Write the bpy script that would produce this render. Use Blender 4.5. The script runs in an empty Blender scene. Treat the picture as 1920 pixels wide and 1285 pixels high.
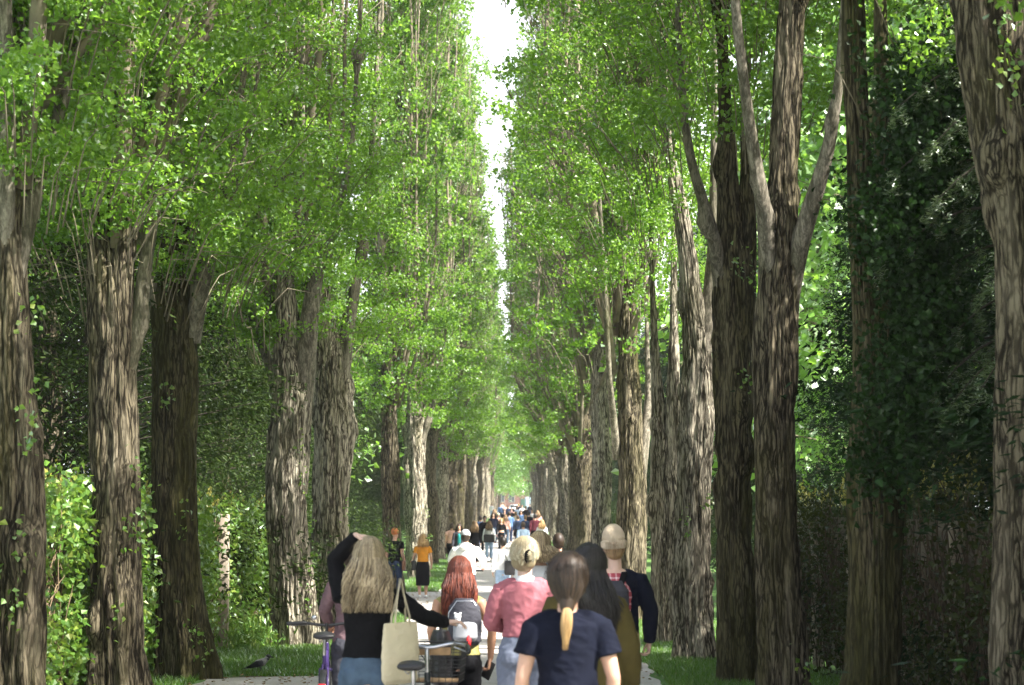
import bpy, math
import numpy as np
from mathutils import Vector, Matrix, Euler

S = bpy.context.scene
COL = S.collection
F = 4000.0           # focal length of the photograph in its own pixels (75 mm on a 36 mm frame)
CAMZ = 1.9
PITCH = math.atan(312.5 / F)

# ------------------------------------------------------------------ camera
cd = bpy.data.cameras.new('camera')
cam = bpy.data.objects.new('camera', cd); COL.objects.link(cam)
cd.sensor_width = 36; cd.lens = 75; cd.clip_start = 0.5; cd.clip_end = 5000
cam.location = (0, 0, CAMZ)
cam.rotation_euler = (math.radians(90) + PITCH, 0, 0.00125)
cd.dof.use_dof = True; cd.dof.focus_distance = 27; cd.dof.aperture_fstop = 4.0
S.camera = cam

# ------------------------------------------------------------------ sky, sun, exposure
SUN_EL = math.radians(46)
sx, sy = 0.88, -0.47                                  # towards the sun: right of the path, a little behind the camera
w = bpy.data.worlds.new('World'); S.world = w; w.use_nodes = True
wn = w.node_tree.nodes; wl = w.node_tree.links
sky = wn.new('ShaderNodeTexSky'); sky.sky_type = 'NISHITA'; sky.sun_disc = False
sky.sun_elevation = SUN_EL; sky.sun_rotation = math.atan2(sx, sy)
sky.air_density = 1.0; sky.dust_density = 4.5; sky.ozone_density = 1.0
# thin bright cloud, thickest low in the sky
_tc = wn.new('ShaderNodeTexCoord'); _sp = wn.new('ShaderNodeSeparateXYZ'); wl.new(_tc.outputs['Generated'], _sp.inputs[0])
_cr = wn.new('ShaderNodeValToRGB'); _cr.color_ramp.elements[0].position = .05; _cr.color_ramp.elements[0].color = (.95, .95, .95, 1); _cr.color_ramp.elements[1].position = .55; _cr.color_ramp.elements[1].color = (.1, .1, .1, 1)
wl.new(_sp.outputs[2], _cr.inputs[0])
_nz = wn.new('ShaderNodeTexNoise'); _nz.inputs['Scale'].default_value = 3.5; _nz.inputs['Detail'].default_value = 6; wl.new(_tc.outputs['Generated'], _nz.inputs['Vector'])
_mm = wn.new('ShaderNodeMath'); _mm.operation = 'MULTIPLY_ADD'; _mm.inputs[1].default_value = .7; _mm.inputs[2].default_value = -.28; wl.new(_nz.outputs[0], _mm.inputs[0])
_ma = wn.new('ShaderNodeMath'); _ma.operation = 'ADD'; _ma.use_clamp = True; wl.new(_cr.outputs[0], _ma.inputs[0]); wl.new(_mm.outputs[0], _ma.inputs[1])
_mx = wn.new('ShaderNodeMixRGB'); _mx.inputs[2].default_value = (7.5, 7.7, 8.0, 1); wl.new(_ma.outputs[0], _mx.inputs[0]); wl.new(sky.outputs[0], _mx.inputs[1])
wl.new(_mx.outputs[0], wn['Background'].inputs[0]); wn['Background'].inputs[1].default_value = 0.088
sl = bpy.data.lights.new('sun', 'SUN'); sl.energy = 5.0; sl.angle = math.radians(0.55); sl.color = (1, .965, .90)
so = bpy.data.objects.new('sun', sl); COL.objects.link(so)
so.rotation_euler = Vector((sx * math.cos(SUN_EL), sy * math.cos(SUN_EL), math.sin(SUN_EL))).to_track_quat('Z', 'Y').to_euler()
S.view_settings.view_transform = 'Standard'; S.view_settings.look = 'None'
S.view_settings.exposure = 2.02; S.view_settings.gamma = 1; S.view_settings.use_curve_mapping = False
S.render.engine = 'CYCLES'
S.cycles.max_bounces = 6; S.cycles.diffuse_bounces = 3; S.cycles.transmission_bounces = 4
S.cycles.glossy_bounces = 2; S.cycles.transparent_max_bounces = 4

# ------------------------------------------------------------------ where things stand
_gd = np.array([-60, 0, 12, 17, 25, 34, 59, 91, 121, 200, 300, 420, 3000.])
_gz = np.array([0, 0, 0, -.02, -.14, -.28, -.46, -.30, -.02, .65, 1.15, 1.35, 1.35])
_gt = np.linspace(-60, 3000, 6121)
_gv = np.interp(_gt, _gd, _gz); _k = np.hanning(17); _k /= _k.sum()
_gv[8:-8] = np.convolve(_gv, _k, 'valid')
def gz(y): return float(np.interp(y, _gt, _gv))
def Wp(px, py, D):
    yc = (642.5 - py) / F
    d = D / (math.cos(PITCH) - yc * math.sin(PITCH))
    return np.array([(px - 965) / F * d, D, CAMZ + d * (math.sin(PITCH) + yc * math.cos(PITCH))])

# ------------------------------------------------------------------ mesh helpers
def tag(o, label=None, cat=None, group=None, kind=None):
    if label: o['label'] = label
    if cat: o['category'] = cat
    if group: o['group'] = group
    if kind: o['kind'] = kind
    return o
def thing(name, loc, label, cat, group=None, rz=0):
    o = bpy.data.objects.new(name, None); COL.objects.link(o)
    o.empty_display_size = .2
    o.location = loc; o.rotation_euler = (0, 0, rz)
    return tag(o, label, cat, group)
def mk_mesh(name, parts, mats, smooth=True, mi=None):
    """parts: list of (V, [face arrays])"""
    Vs, lens, idx = [], [], []
    off = 0
    for V, Fs in parts:
        V = np.asarray(V, float); Vs.append(V)
        for f in Fs:
            f = np.asarray(f, np.int64)
            if len(f) == 0: continue
            idx.append((f + off).ravel()); lens.append(np.full(len(f), f.shape[1]))
        off += len(V)
    V = np.concatenate(Vs); idx = np.concatenate(idx); lens = np.concatenate(lens)
    me = bpy.data.meshes.new(name)
    me.vertices.add(len(V)); me.vertices.foreach_set('co', V.ravel().astype(np.float32))
    me.loops.add(len(idx)); me.loops.foreach_set('vertex_index', idx.astype(np.int32))
    me.polygons.add(len(lens))
    st = np.concatenate([[0], np.cumsum(lens)[:-1]])
    me.polygons.foreach_set('loop_start', st.astype(np.int32))
    me.update(calc_edges=True)
    for m in (mats if isinstance(mats, (list, tuple)) else [mats]): me.materials.append(m)
    me.polygons.foreach_set('use_smooth', np.full(len(lens), smooth))
    if mi is not None: me.polygons.foreach_set('material_index', mi.astype(np.int32))
    me.update()
    return me
def put(name, me, parent=None, loc=None, rz=0):
    o = bpy.data.objects.new(name, me); COL.objects.link(o)
    if parent: o.parent = parent
    if loc is not None: o.location = loc
    if rz: o.rotation_euler = (0, 0, rz)
    return o
def obj(name, parts, mat, parent=None, smooth=True, loc=None):
    return put(name, mk_mesh(name, parts, mat, smooth), parent, loc)
def nrm(v):
    v = np.asarray(v, float); n = np.linalg.norm(v); return v / n if n > 1e-9 else v
def frames(P):
    P = np.asarray(P, float); n = len(P)
    T = np.gradient(P, axis=0); T /= np.maximum(np.linalg.norm(T, axis=1, keepdims=True), 1e-9)
    up = np.array([0, 1., 0]) if abs(T[0][1]) < .9 else np.array([1., 0, 0])
    A = np.zeros_like(P); B = np.zeros_like(P)
    a = nrm(up - T[0] * np.dot(up, T[0]))
    for i in range(n):
        a = nrm(a - T[i] * np.dot(a, T[i])); A[i] = a; B[i] = np.cross(T[i], a)
    return T, A, B
def tube(P, R, n=8, ry=None, caps='round', roll=0):
    """closed tube through P with radii R (and ry across); round or flat ends"""
    P = np.asarray(P, float); R = np.broadcast_to(np.asarray(R, float), (len(P),)).copy()
    Ry = R.copy() if ry is None else np.broadcast_to(np.asarray(ry, float), (len(P),)).copy()
    T, A, B = frames(P)
    if caps == 'round':
        a0, a1 = [], []
        for k in (.9, .55):
            a0.append((P[0] - T[0] * min(R[0], Ry[0]) * math.sin(math.acos(1 - k)) if False else P[0] - T[0] * min(R[0], Ry[0]) * k, math.sqrt(1 - k * k)))
            a1.append((P[-1] + T[-1] * min(R[-1], Ry[-1]) * k, math.sqrt(1 - k * k)))
        P2 = [a0[0][0], a0[1][0]] + list(P) + [a1[1][0], a1[0][0]]
        R2 = np.concatenate([[R[0] * a0[0][1], R[0] * a0[1][1]], R, [R[-1] * a1[1][1], R[-1] * a1[0][1]]])
        Y2 = np.concatenate([[Ry[0] * a0[0][1], Ry[0] * a0[1][1]], Ry, [Ry[-1] * a1[1][1], Ry[-1] * a1[0][1]]])
        A = np.concatenate([[A[0]] * 2, A, [A[-1]] * 2]); B = np.concatenate([[B[0]] * 2, B, [B[-1]] * 2])
        P, R, Ry = np.array(P2), R2, Y2
    m = len(P)
    th = np.arange(n) / n * 2 * np.pi + roll
    V = P[:, None, :] + A[:, None, :] * (R[:, None] * np.cos(th))[:, :, None] + B[:, None, :] * (Ry[:, None] * np.sin(th))[:, :, None]
    V = V.reshape(-1, 3)
    i = np.arange(m - 1)[:, None] * n; j = np.arange(n)[None, :]; j2 = (j + 1) % n
    Q = np.stack([i + j, i + j2, i + n + j2, i + n + j], -1).reshape(-1, 4)
    V = np.concatenate([V, [P[0], P[-1]]])
    c0, c1 = m * n, m * n + 1
    jj = np.arange(n); j2 = (jj + 1) % n
    T0 = np.stack([np.full(n, c0), j2, jj], -1); T1 = np.stack([np.full(n, c1), (m - 1) * n + jj, (m - 1) * n + j2], -1)
    return V, [Q, T0, T1]
def loft(rings, n=20):
    """rings of (centre, rx, ry) stacked mostly along z; ry along world y"""
    V = []
    th = np.arange(n) / n * 2 * np.pi
    for c, rx, ry in rings:
        V.append(np.asarray(c, float) + np.stack([rx * np.cos(th), ry * np.sin(th), 0 * th], -1))
    m = len(rings); V = np.concatenate(V)
    i = np.arange(m - 1)[:, None] * n; j = np.arange(n)[None, :]; j2 = (j + 1) % n
    Q = np.stack([i + j, i + j2, i + n + j2, i + n + j], -1).reshape(-1, 4)
    V = np.concatenate([V, [rings[0][0], rings[-1][0]]])
    c0, c1 = m * n, m * n + 1; jj = np.arange(n); j2 = (jj + 1) % n
    return V, [Q, np.stack([np.full(n, c0), j2, jj], -1), np.stack([np.full(n, c1), (m - 1) * n + jj, (m - 1) * n + j2], -1)]
def ell(c, r, n=16, m=10, tilt=None):
    c = np.asarray(c, float)
    t = np.linspace(-math.pi / 2 + .15, math.pi / 2 - .15, m)
    rings = [((0, 0, r[2] * math.sin(a)), r[0] * math.cos(a), r[1] * math.cos(a)) for a in t]
    V, Fs = loft(rings, n)
    if tilt is not None:
        V = V @ np.array(Euler(tilt).to_matrix()).T
    return V + c, Fs
def box(c, s, R=None, b=0.0):
    x, y, z = s[0] / 2, s[1] / 2, s[2] / 2
    if b <= 0:
        V = np.array([[-x, -y, -z], [x, -y, -z], [x, y, -z], [-x, y, -z], [-x, -y, z], [x, -y, z], [x, y, z], [-x, y, z]])
        Fq = np.array([[0, 3, 2, 1], [4, 5, 6, 7], [0, 1, 5, 4], [1, 2, 6, 5], [2, 3, 7, 6], [3, 0, 4, 7]])
        Fs = [Fq]
    else:
        ring = []
        def rr(k, zz):
            out = []
            for cx, cy, a0 in ((x - b, y - b, 0), (-x + b, y - b, 90), (-x + b, -y + b, 180), (x - b, -y + b, 270)):
                for da in (0, 45, 90):
                    a = math.radians(a0 + da); out.append([cx + (b - k) * math.cos(a), cy + (b - k) * math.sin(a), zz])
            return out
        lv = [(b * .999, -z), (b * .3, -z + b * .3), (0, -z + b), (0, z - b), (b * .3, z - b * .3), (b * .999, z)]
        V = np.array([v for k, zz in lv for v in rr(k, zz)]); n = 12; m = len(lv)
        i = np.arange(m - 1)[:, None] * n; j = np.arange(n)[None, :]; j2 = (j + 1) % n
        Q = np.stack([i + j, i + j2, i + n + j2, i + n + j], -1).reshape(-1, 4)
        Fs = [Q, np.arange(n)[::-1][None, :], (np.arange(n) + (m - 1) * n)[None, :]]
    if R is not None: V = V @ np.array(Euler(R).to_matrix()).T
    return V + np.asarray(c, float), Fs
def moved(part, off=(0, 0, 0), R=None, sc=1):
    V = np.asarray(part[0]) * sc
    if R is not None: V = V @ np.array(Euler(R).to_matrix()).T
    return V + np.asarray(off, float), part[1]
def merge(parts):
    Vs, Fs, off = [], [], 0
    for V, ff in parts:
        Vs.append(V)
        for f in ff: Fs.append(np.asarray(f) + off)
        off += len(V)
    return np.concatenate(Vs), Fs
def torus(R, r, n=40, m=10, axis='x'):
    a = np.arange(n) / n * 2 * np.pi; b = np.arange(m) / m * 2 * np.pi
    A, B = np.meshgrid(a, b, indexing='ij')
    p = np.stack([r * np.sin(B), (R + r * np.cos(B)) * np.cos(A), (R + r * np.cos(B)) * np.sin(A)], -1).reshape(-1, 3)
    i = np.arange(n)[:, None]; j = np.arange(m)[None, :]; i2 = (i + 1) % n; j2 = (j + 1) % m
    return p, [np.stack([i * m + j, i * m + j2, i2 * m + j2, i2 * m + j], -1).reshape(-1, 4)]
def fuse(name, parts, voxel, smooth, mat, disp=0, seed=0):
    """unite overlapping closed solids into ONE continuous skin"""
    me = mk_mesh('tmp', parts, mat)
    o = bpy.data.objects.new('tmp', me); COL.objects.link(o)
    r = o.modifiers.new('r', 'REMESH'); r.mode = 'VOXEL'; r.voxel_size = voxel; r.use_smooth_shade = True
    s_ = o.modifiers.new('s', 'SMOOTH'); s_.factor = .5; s_.iterations = smooth
    dg = bpy.context.evaluated_depsgraph_get()
    m2 = bpy.data.meshes.new_from_object(o.evaluated_get(dg))
    bpy.data.objects.remove(o); bpy.data.meshes.remove(me)
    m2.name = name; m2.materials.clear(); m2.materials.append(mat)
    if disp:
        n = len(m2.vertices); co = np.empty(n * 3, np.float32); m2.vertices.foreach_get('co', co); co = co.reshape(-1, 3)
        no = np.empty(n * 3, np.float32); m2.vertices.foreach_get('normal', no); no = no.reshape(-1, 3)
        rr = np.random.default_rng(seed + 5)
        d = np.zeros(n)
        for k in range(14):
            q = rr.normal(size=3) * np.array([16, 16, 26]) * (1 + .14 * k); d += np.sin(co @ q + rr.random() * 7 + 1.8 * np.sin(co @ (rr.normal(size=3) * 9))) / 14 ** .5
        d = np.clip(-np.abs(d) + .5, -.45, .5)
        co += no * (disp * d)[:, None]
        m2.vertices.foreach_set('co', co.ravel()); m2.update()
    m2.polygons.foreach_set('use_smooth', np.full(len(m2.polygons), True))
    return m2

# ------------------------------------------------------------------ materials
def new_mat(name):
    m = bpy.data.materials.new(name); m.use_nodes = True
    return m, m.node_tree.nodes, m.node_tree.links, m.node_tree.nodes['Principled BSDF']
def ramp(n, stops):
    r = n.new('ShaderNodeValToRGB'); e = r.color_ramp.elements
    while len(e) < len(stops): e.new(.5)
    for k, (p, c) in enumerate(stops): e[k].position = p; e[k].color = (*c, 1)
    return r
def simple(name, c, rough=.6, var=.12, scale=30, bump=.0, bs=60, metal=0, sheen=0, stretch=(1, 1, 1), spec=.5):
    m, n, l, b = new_mat(name)
    tc = n.new('ShaderNodeTexCoord'); mp = n.new('ShaderNodeMapping'); mp.inputs['Scale'].default_value = stretch
    l.new(tc.outputs['Object'], mp.inputs[0])
    nz = n.new('ShaderNodeTexNoise'); nz.inputs['Scale'].default_value = scale; nz.inputs['Detail'].default_value = 5
    l.new(mp.outputs[0], nz.inputs['Vector'])
    c = np.array(c)
    r = ramp(n, [(.3, tuple(c * (1 - var))), (.7, tuple(np.minimum(c * (1 + var), 1)))])
    l.new(nz.outputs[0], r.inputs[0]); l.new(r.outputs[0], b.inputs['Base Color'])
    b.inputs['Roughness'].default_value = rough; b.inputs['Metallic'].default_value = metal
    b.inputs['Specular IOR Level'].default_value = spec
    if sheen: b.inputs['Sheen Weight'].default_value = sheen
    if bump:
        n2 = n.new('ShaderNodeTexNoise'); n2.inputs['Scale'].default_value = bs; n2.inputs['Detail'].default_value = 4
        l.new(mp.outputs[0], n2.inputs['Vector'])
        bp = n.new('ShaderNodeBump'); bp.inputs['Strength'].default_value = bump; bp.inputs['Distance'].default_value = .01
        l.new(n2.outputs[0], bp.inputs['Height']); l.new(bp.outputs[0], b.inputs['Normal'])
    return m
def cloth(name, c, rough=.85, var=.15): return simple(name, c, rough, var, 9, .35, 420, sheen=0, spec=.12)
def skinm(name, c):
    m = simple(name, c, .5, .08, 14, .08, 200, spec=.35)
    b = m.node_tree.nodes['Principled BSDF']; b.inputs['Subsurface Weight'].default_value = .12; b.inputs['Subsurface Radius'].default_value = (.02, .008, .004); b.inputs['Subsurface Scale'].default_value = .6
    return m
def hairm(name, c, c2):
    m, n, l, b = new_mat(name)
    tc = n.new('ShaderNodeTexCoord'); mp = n.new('ShaderNodeMapping'); mp.inputs['Scale'].default_value = (70, 70, 3)
    l.new(tc.outputs['Object'], mp.inputs[0])
    nz = n.new('ShaderNodeTexNoise'); nz.inputs['Scale'].default_value = 1; nz.inputs['Detail'].default_value = 4
    l.new(mp.outputs[0], nz.inputs['Vector'])
    g = n.new('ShaderNodeNewGeometry')
    mx = n.new('ShaderNodeMath'); mx.operation = 'MULTIPLY_ADD'; mx.inputs[1].default_value = .5; l.new(g.outputs['Random Per Island'], mx.inputs[0])
    m3 = n.new('ShaderNodeMath'); m3.operation = 'MULTIPLY'; m3.inputs[1].default_value = .5; l.new(nz.outputs[0], m3.inputs[0]); l.new(m3.outputs[0], mx.inputs[2])
    r = ramp(n, [(.25, c), (.75, c2)]); l.new(mx.outputs[0], r.inputs[0]); l.new(r.outputs[0], b.inputs['Base Color'])
    b.inputs['Roughness'].default_value = .5; b.inputs['Specular IOR Level'].default_value = .35
    bp = n.new('ShaderNodeBump'); bp.inputs['Strength'].default_value = .5; bp.inputs['Distance'].default_value = .006
    l.new(nz.outputs[0], bp.inputs['Height']); l.new(bp.outputs[0], b.inputs['Normal'])
    return m
def leafm(name, a, b_, tr, trf=.42, gloss=.12, hue=None, fr=.4):
    """leaf: each leaf its own tone, light passes through it"""
    m, n, l, b = new_mat(name)
    g = n.new('ShaderNodeNewGeometry'); oi = n.new('ShaderNodeObjectInfo')
    r = ramp(n, [(0, a), (.75, b_), (1, hue or b_)]); l.new(g.outputs['Random Per Island'], r.inputs[0])
    r2 = ramp(n, [(0, tuple(np.array(tr) * .7)), (1, tr)]); l.new(g.outputs['Random Per Island'], r2.inputs[0])
    d = n.new('ShaderNodeBsdfDiffuse'); t = n.new('ShaderNodeBsdfTranslucent'); gl = n.new('ShaderNodeBsdfGlossy')
    gl.inputs['Roughness'].default_value = .38; gl.inputs['Color'].default_value = (.9, .95, .9, 1)
    l.new(r.outputs[0], d.inputs[0]); l.new(r2.outputs[0], t.inputs[0])
    m1 = n.new('ShaderNodeMixShader'); m1.inputs[0].default_value = trf; l.new(d.outputs[0], m1.inputs[1]); l.new(t.outputs[0], m1.inputs[2])
    lw = n.new('ShaderNodeFresnel'); lw.inputs[0].default_value = 1.4
    mm = n.new('ShaderNodeMath'); mm.operation = 'MULTIPLY_ADD'; mm.inputs[1].default_value = fr; mm.inputs[2].default_value = gloss * .35; l.new(lw.outputs[0], mm.inputs[0])
    m2 = n.new('ShaderNodeMixShader'); l.new(mm.outputs[0], m2.inputs[0]); l.new(m1.outputs[0], m2.inputs[1]); l.new(gl.outputs[0], m2.inputs[2])
    l.new(m2.outputs[0], n['Material Output'].inputs[0]); n.remove(b)
    return m
def barkm(name, dark, light, moss, mossamt=.5, zs=1.0, pale=0.0):
    m, n, l, b = new_mat(name)
    tc = n.new('ShaderNodeTexCoord'); oi = n.new('ShaderNodeObjectInfo')
    ad = n.new('ShaderNodeVectorMath'); ad.operation = 'ADD'
    sc = n.new('ShaderNodeVectorMath'); sc.operation = 'SCALE'; sc.inputs[0].default_value = (7, 13, 5); l.new(oi.outputs['Random'], sc.inputs['Scale'])
    l.new(tc.outputs['Object'], ad.inputs[0]); l.new(sc.outputs[0], ad.inputs[1])
    wnz = n.new('ShaderNodeTexNoise'); wnz.inputs['Scale'].default_value = 2.2; wnz.inputs['Detail'].default_value = 3; l.new(ad.outputs[0], wnz.inputs['Vector'])
    wm = n.new('ShaderNodeVectorMath'); wm.operation = 'MULTIPLY_ADD'; wm.inputs[1].default_value = (.10, .10, .06)
    l.new(wnz.outputs['Color'], wm.inputs[0]); l.new(ad.outputs[0], wm.inputs[2])
    def nz(scale, st, det=6, rough=.6):
        mp = n.new('ShaderNodeMapping'); mp.inputs['Scale'].default_value = st; l.new(wm.outputs[0], mp.inputs[0])
        t = n.new('ShaderNodeTexNoise'); t.inputs['Scale'].default_value = scale; t.inputs['Detail'].default_value = det; t.inputs['Roughness'].default_value = rough
        l.new(mp.outputs[0], t.inputs['Vector']); return t
    a = nz(16, (1, 1, .11 * zs), 7, .65); b2 = nz(55, (1, 1, .12 * zs), 6, .7); c = nz(1.1, (1.6, 1.6, .35), 4, .6); e = nz(5, (1, 1, .12), 4, .6)
    mx = n.new('ShaderNodeMath'); mx.operation = 'MULTIPLY_ADD'; mx.inputs[1].default_value = .45; l.new(b2.outputs[0], mx.inputs[0])
    m5 = n.new('ShaderNodeMath'); m5.operation = 'MULTIPLY'; m5.inputs[1].default_value = .55; l.new(a.outputs[0], m5.inputs[0]); l.new(m5.outputs[0], mx.inputs[2])
    mv = n.new('ShaderNodeMapping'); mv.inputs['Scale'].default_value = (1, 1, .11 * zs); l.new(wm.outputs[0], mv.inputs[0])
    vo = n.new('ShaderNodeTexVoronoi'); vo.feature = 'DISTANCE_TO_EDGE'; vo.inputs['Scale'].default_value = 25; l.new(mv.outputs[0], vo.inputs['Vector'])
    vr = n.new('ShaderNodeMapRange'); vr.inputs[1].default_value = .0; vr.inputs[2].default_value = .22; l.new(vo.outputs['Distance'], vr.inputs[0])
    mo = mx; mx = n.new('ShaderNodeMath'); mx.operation = 'MULTIPLY_ADD'; mx.inputs[1].default_value = .15 if pale < .5 else .04; l.new(vr.outputs[0], mx.inputs[0])
    ms = n.new('ShaderNodeMath'); ms.operation = 'ADD'; ms.inputs[1].default_value = -.10 if pale < .5 else -.03; l.new(mo.outputs[0], ms.inputs[0]); l.new(ms.outputs[0], mx.inputs[2])
    r = ramp(n, [(.42, dark), (.49, tuple((np.array(dark) * 1.5 + np.array(light)) / 2.8)), (.57, light)]); l.new(mx.outputs[0], r.inputs[0])
    # pale plates
    rp = ramp(n, [(.5, (0, 0, 0)), (.66, (1, 1, 1))]); l.new(e.outputs[0], rp.inputs[0])
    mp_ = n.new('ShaderNodeMath'); mp_.operation = 'MULTIPLY'; mp_.inputs[1].default_value = .75; l.new(rp.outputs[0], mp_.inputs[0])
    mixp = n.new('ShaderNodeMixRGB'); l.new(mp_.outputs[0], mixp.inputs[0]); l.new(r.outputs[0], mixp.inputs[1])
    lg = tuple(np.minimum(np.array(light) * 1.35 + .03, .6)); rr = ramp(n, [(.4, tuple(np.array(light) * .6)), (.6, lg)]); l.new(mx.outputs[0], rr.inputs[0]); l.new(rr.outputs[0], mixp.inputs[2])
    rm = ramp(n, [(.62 - .3 * mossamt, (0, 0, 0)), (.80 - .3 * mossamt, (1, 1, 1))]); l.new(c.outputs[0], rm.inputs[0])
    mm = n.new('ShaderNodeMath'); mm.operation = 'MULTIPLY'; mm.inputs[1].default_value = .8 * min(1, mossamt * 2); l.new(rm.outputs[0], mm.inputs[0])
    rmo = ramp(n, [(.38, tuple(np.array(moss) * .45)), (.62, moss)]); l.new(mx.outputs[0], rmo.inputs[0])
    mix = n.new('ShaderNodeMixRGB'); l.new(mm.outputs[0], mix.inputs[0]); l.new(mixp.outputs[0], mix.inputs[1]); l.new(rmo.outputs[0], mix.inputs[2])
    l.new(mix.outputs[0], b.inputs['Base Color'])
    b.inputs['Roughness'].default_value = .9; b.inputs['Specular IOR Level'].default_value = .2
    bp = n.new('ShaderNodeBump'); bp.inputs['Strength'].default_value = .9; bp.inputs['Distance'].default_value = .05 if pale < .5 else .012
    l.new(mx.outputs[0], bp.inputs['Height']); l.new(bp.outputs[0], b.inputs['Normal'])
    return m
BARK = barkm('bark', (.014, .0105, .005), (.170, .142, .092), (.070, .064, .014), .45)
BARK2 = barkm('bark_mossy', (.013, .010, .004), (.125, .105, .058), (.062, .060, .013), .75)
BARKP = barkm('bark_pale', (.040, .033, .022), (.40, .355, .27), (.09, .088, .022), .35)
LIMB = barkm('limb_bark', (.07, .062, .045), (.25, .22, .17), (.07, .075, .025), .4, 2.2, 1)
TWIG = simple('twig_bark', (.16, .135, .09), .9, .35, 6)
DARKTWIG = simple('dark_twigs', (.035, .028, .018), .95, .3, 8)
DTWIG = simple('dry_twigs', (.15, .105, .06), .95, .4, 8)
LEAF = leafm('poplar_leaf', (.034, .085, .010), (.095, .19, .018), (.36, .64, .06), .47, .03, hue=(.15, .235, .03), fr=.16)
LEAFD = leafm('evergreen_leaf', (.005, .014, .004), (.012, .030, .008), (.02, .05, .008), .15, .02, fr=.03)
LEAFY = leafm('yew_leaf', (.012, .028, .006), (.038, .060, .012), (.06, .10, .015), .22, .01, fr=.04)
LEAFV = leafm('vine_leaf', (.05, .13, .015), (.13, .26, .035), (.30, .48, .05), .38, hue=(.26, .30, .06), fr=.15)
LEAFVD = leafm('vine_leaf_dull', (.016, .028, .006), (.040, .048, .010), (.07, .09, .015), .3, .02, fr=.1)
LEAFB = leafm('lime_leaf', (.08, .19, .02), (.15, .30, .04), (.34, .60, .06), .45)
LEAFR = leafm('copper_leaf', (.06, .025, .03), (.12, .05, .05), (.2, .06, .05), .3, .08)
GRASSM = leafm('grass_blade', (.06, .15, .02), (.12, .24, .035), (.22, .42, .05), .35, .03, hue=(.2, .25, .07))

# ------------------------------------------------------------------ ground and paths
def strip(name, outline_fn, ys, zoff, mat, nx=2):
    """sheet following the ground; outline_fn(y)->(x0,x1)"""
    V, Q = [], []
    for i, y in enumerate(ys):
        x0, x1 = outline_fn(y)
        for k in range(nx): V.append((x0 + (x1 - x0) * k / (nx - 1), y, gz(y) + zoff))
    n = len(ys)
    for i in range(n - 1):
        for k in range(nx - 1): Q.append((i * nx + k, i * nx + k + 1, (i + 1) * nx + k + 1, (i + 1) * nx + k))
    o = obj(name, [(np.array(V), [np.array(Q)])], mat)
    return o
m, n, l, b = new_mat('soil_and_grass')
tc = n.new('ShaderNodeTexCoord')
n1 = n.new('ShaderNodeTexNoise'); n1.inputs['Scale'].default_value = .55; n1.inputs['Detail'].default_value = 6; l.new(tc.outputs['Object'], n1.inputs['Vector'])
n2 = n.new('ShaderNodeTexNoise'); n2.inputs['Scale'].default_value = 25; n2.inputs['Detail'].default_value = 6; l.new(tc.outputs['Object'], n2.inputs['Vector'])
ra = ramp(n, [(.3, (.03, .085, .012)), (.55, (.075, .17, .024)), (.75, (.13, .21, .04))]); l.new(n2.outputs[0], ra.inputs[0])
rb = ramp(n, [(.3, (.05, .035, .02)), (.7, (.13, .10, .06))]); l.new(n2.outputs[0], rb.inputs[0])
rc = ramp(n, [(.36, (0, 0, 0)), (.44, (1, 1, 1))]); l.new(n1.outputs[0], rc.inputs[0])
mx = n.new('ShaderNodeMixRGB'); l.new(rc.outputs[0], mx.inputs[0]); l.new(rb.outputs[0], mx.inputs[1]); l.new(ra.outputs[0], mx.inputs[2]); l.new(mx.outputs[0], b.inputs['Base Color'])
b.inputs['Roughness'].default_value = .95
bp = n.new('ShaderNodeBump'); bp.inputs['Strength'].default_value = .8; bp.inputs['Distance'].default_value = .04; l.new(n2.outputs[0], bp.inputs['Height']); l.new(bp.outputs[0], b.inputs['Normal'])
GROUND = m
m, n, l, b = new_mat('gravel_path')
tc = n.new('ShaderNodeTexCoord')
n2 = n.new('ShaderNodeTexNoise'); n2.inputs['Scale'].default_value = 60; n2.inputs['Detail'].default_value = 6; l.new(tc.outputs['Object'], n2.inputs['Vector'])
n3 = n.new('ShaderNodeTexNoise'); n3.inputs['Scale'].default_value = 1.2; n3.inputs['Detail'].default_value = 5; l.new(tc.outputs['Object'], n3.inputs['Vector'])
ra = ramp(n, [(.35, (.40, .37, .345)), (.65, (.58, .55, .52))]); l.new(n2.outputs[0], ra.inputs[0])
rb = ramp(n, [(.3, (.8, .78, .76)), (.7, (1, 1, 1))]); l.new(n3.outputs[0], rb.inputs[0])
mx = n.new('ShaderNodeMixRGB'); mx.blend_type = 'MULTIPLY'; mx.inputs[0].default_value = 1; l.new(ra.outputs[0], mx.inputs[1]); l.new(rb.outputs[0], mx.inputs[2]); l.new(mx.outputs[0], b.inputs['Base Color'])
b.inputs['Roughness'].default_value = .9
bp = n.new('ShaderNodeBump'); bp.inputs['Strength'].default_value = .4; bp.inputs['Distance'].default_value = .01; l.new(n2.outputs[0], bp.inputs['Height']); l.new(bp.outputs[0], b.inputs['Normal'])
PATH = m
ys = np.concatenate([np.linspace(-60, 440, 400), np.linspace(470, 3000, 20)])
tag(strip('ground', lambda y: (-1500, 1500), ys, 0, GROUND, 7), kind='structure')
rg = np.random.default_rng(3)
wob = rg.normal(size=2000).cumsum() * 0
def path_edges(y):
    a = .05 * math.sin(y * 1.7) + .04 * math.sin(y * 4.1 + 1); c = .05 * math.sin(y * 1.3 + 2) + .04 * math.sin(y * 3.7)
    L = -2.15 + a
    if y < 26.3: L = -3.75 + (.05 * math.sin(y * 3))
    if 26.3 <= y < 26.8: L = -3.75 + (y - 26.3) / .5 * 1.6
    if 46.5 < y < 61: L = -6.5
    return L, 1.75 + c
tag(strip('path', path_edges, np.arange(-40, 420, .25), .004, PATH, 5), kind='structure')

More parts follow.
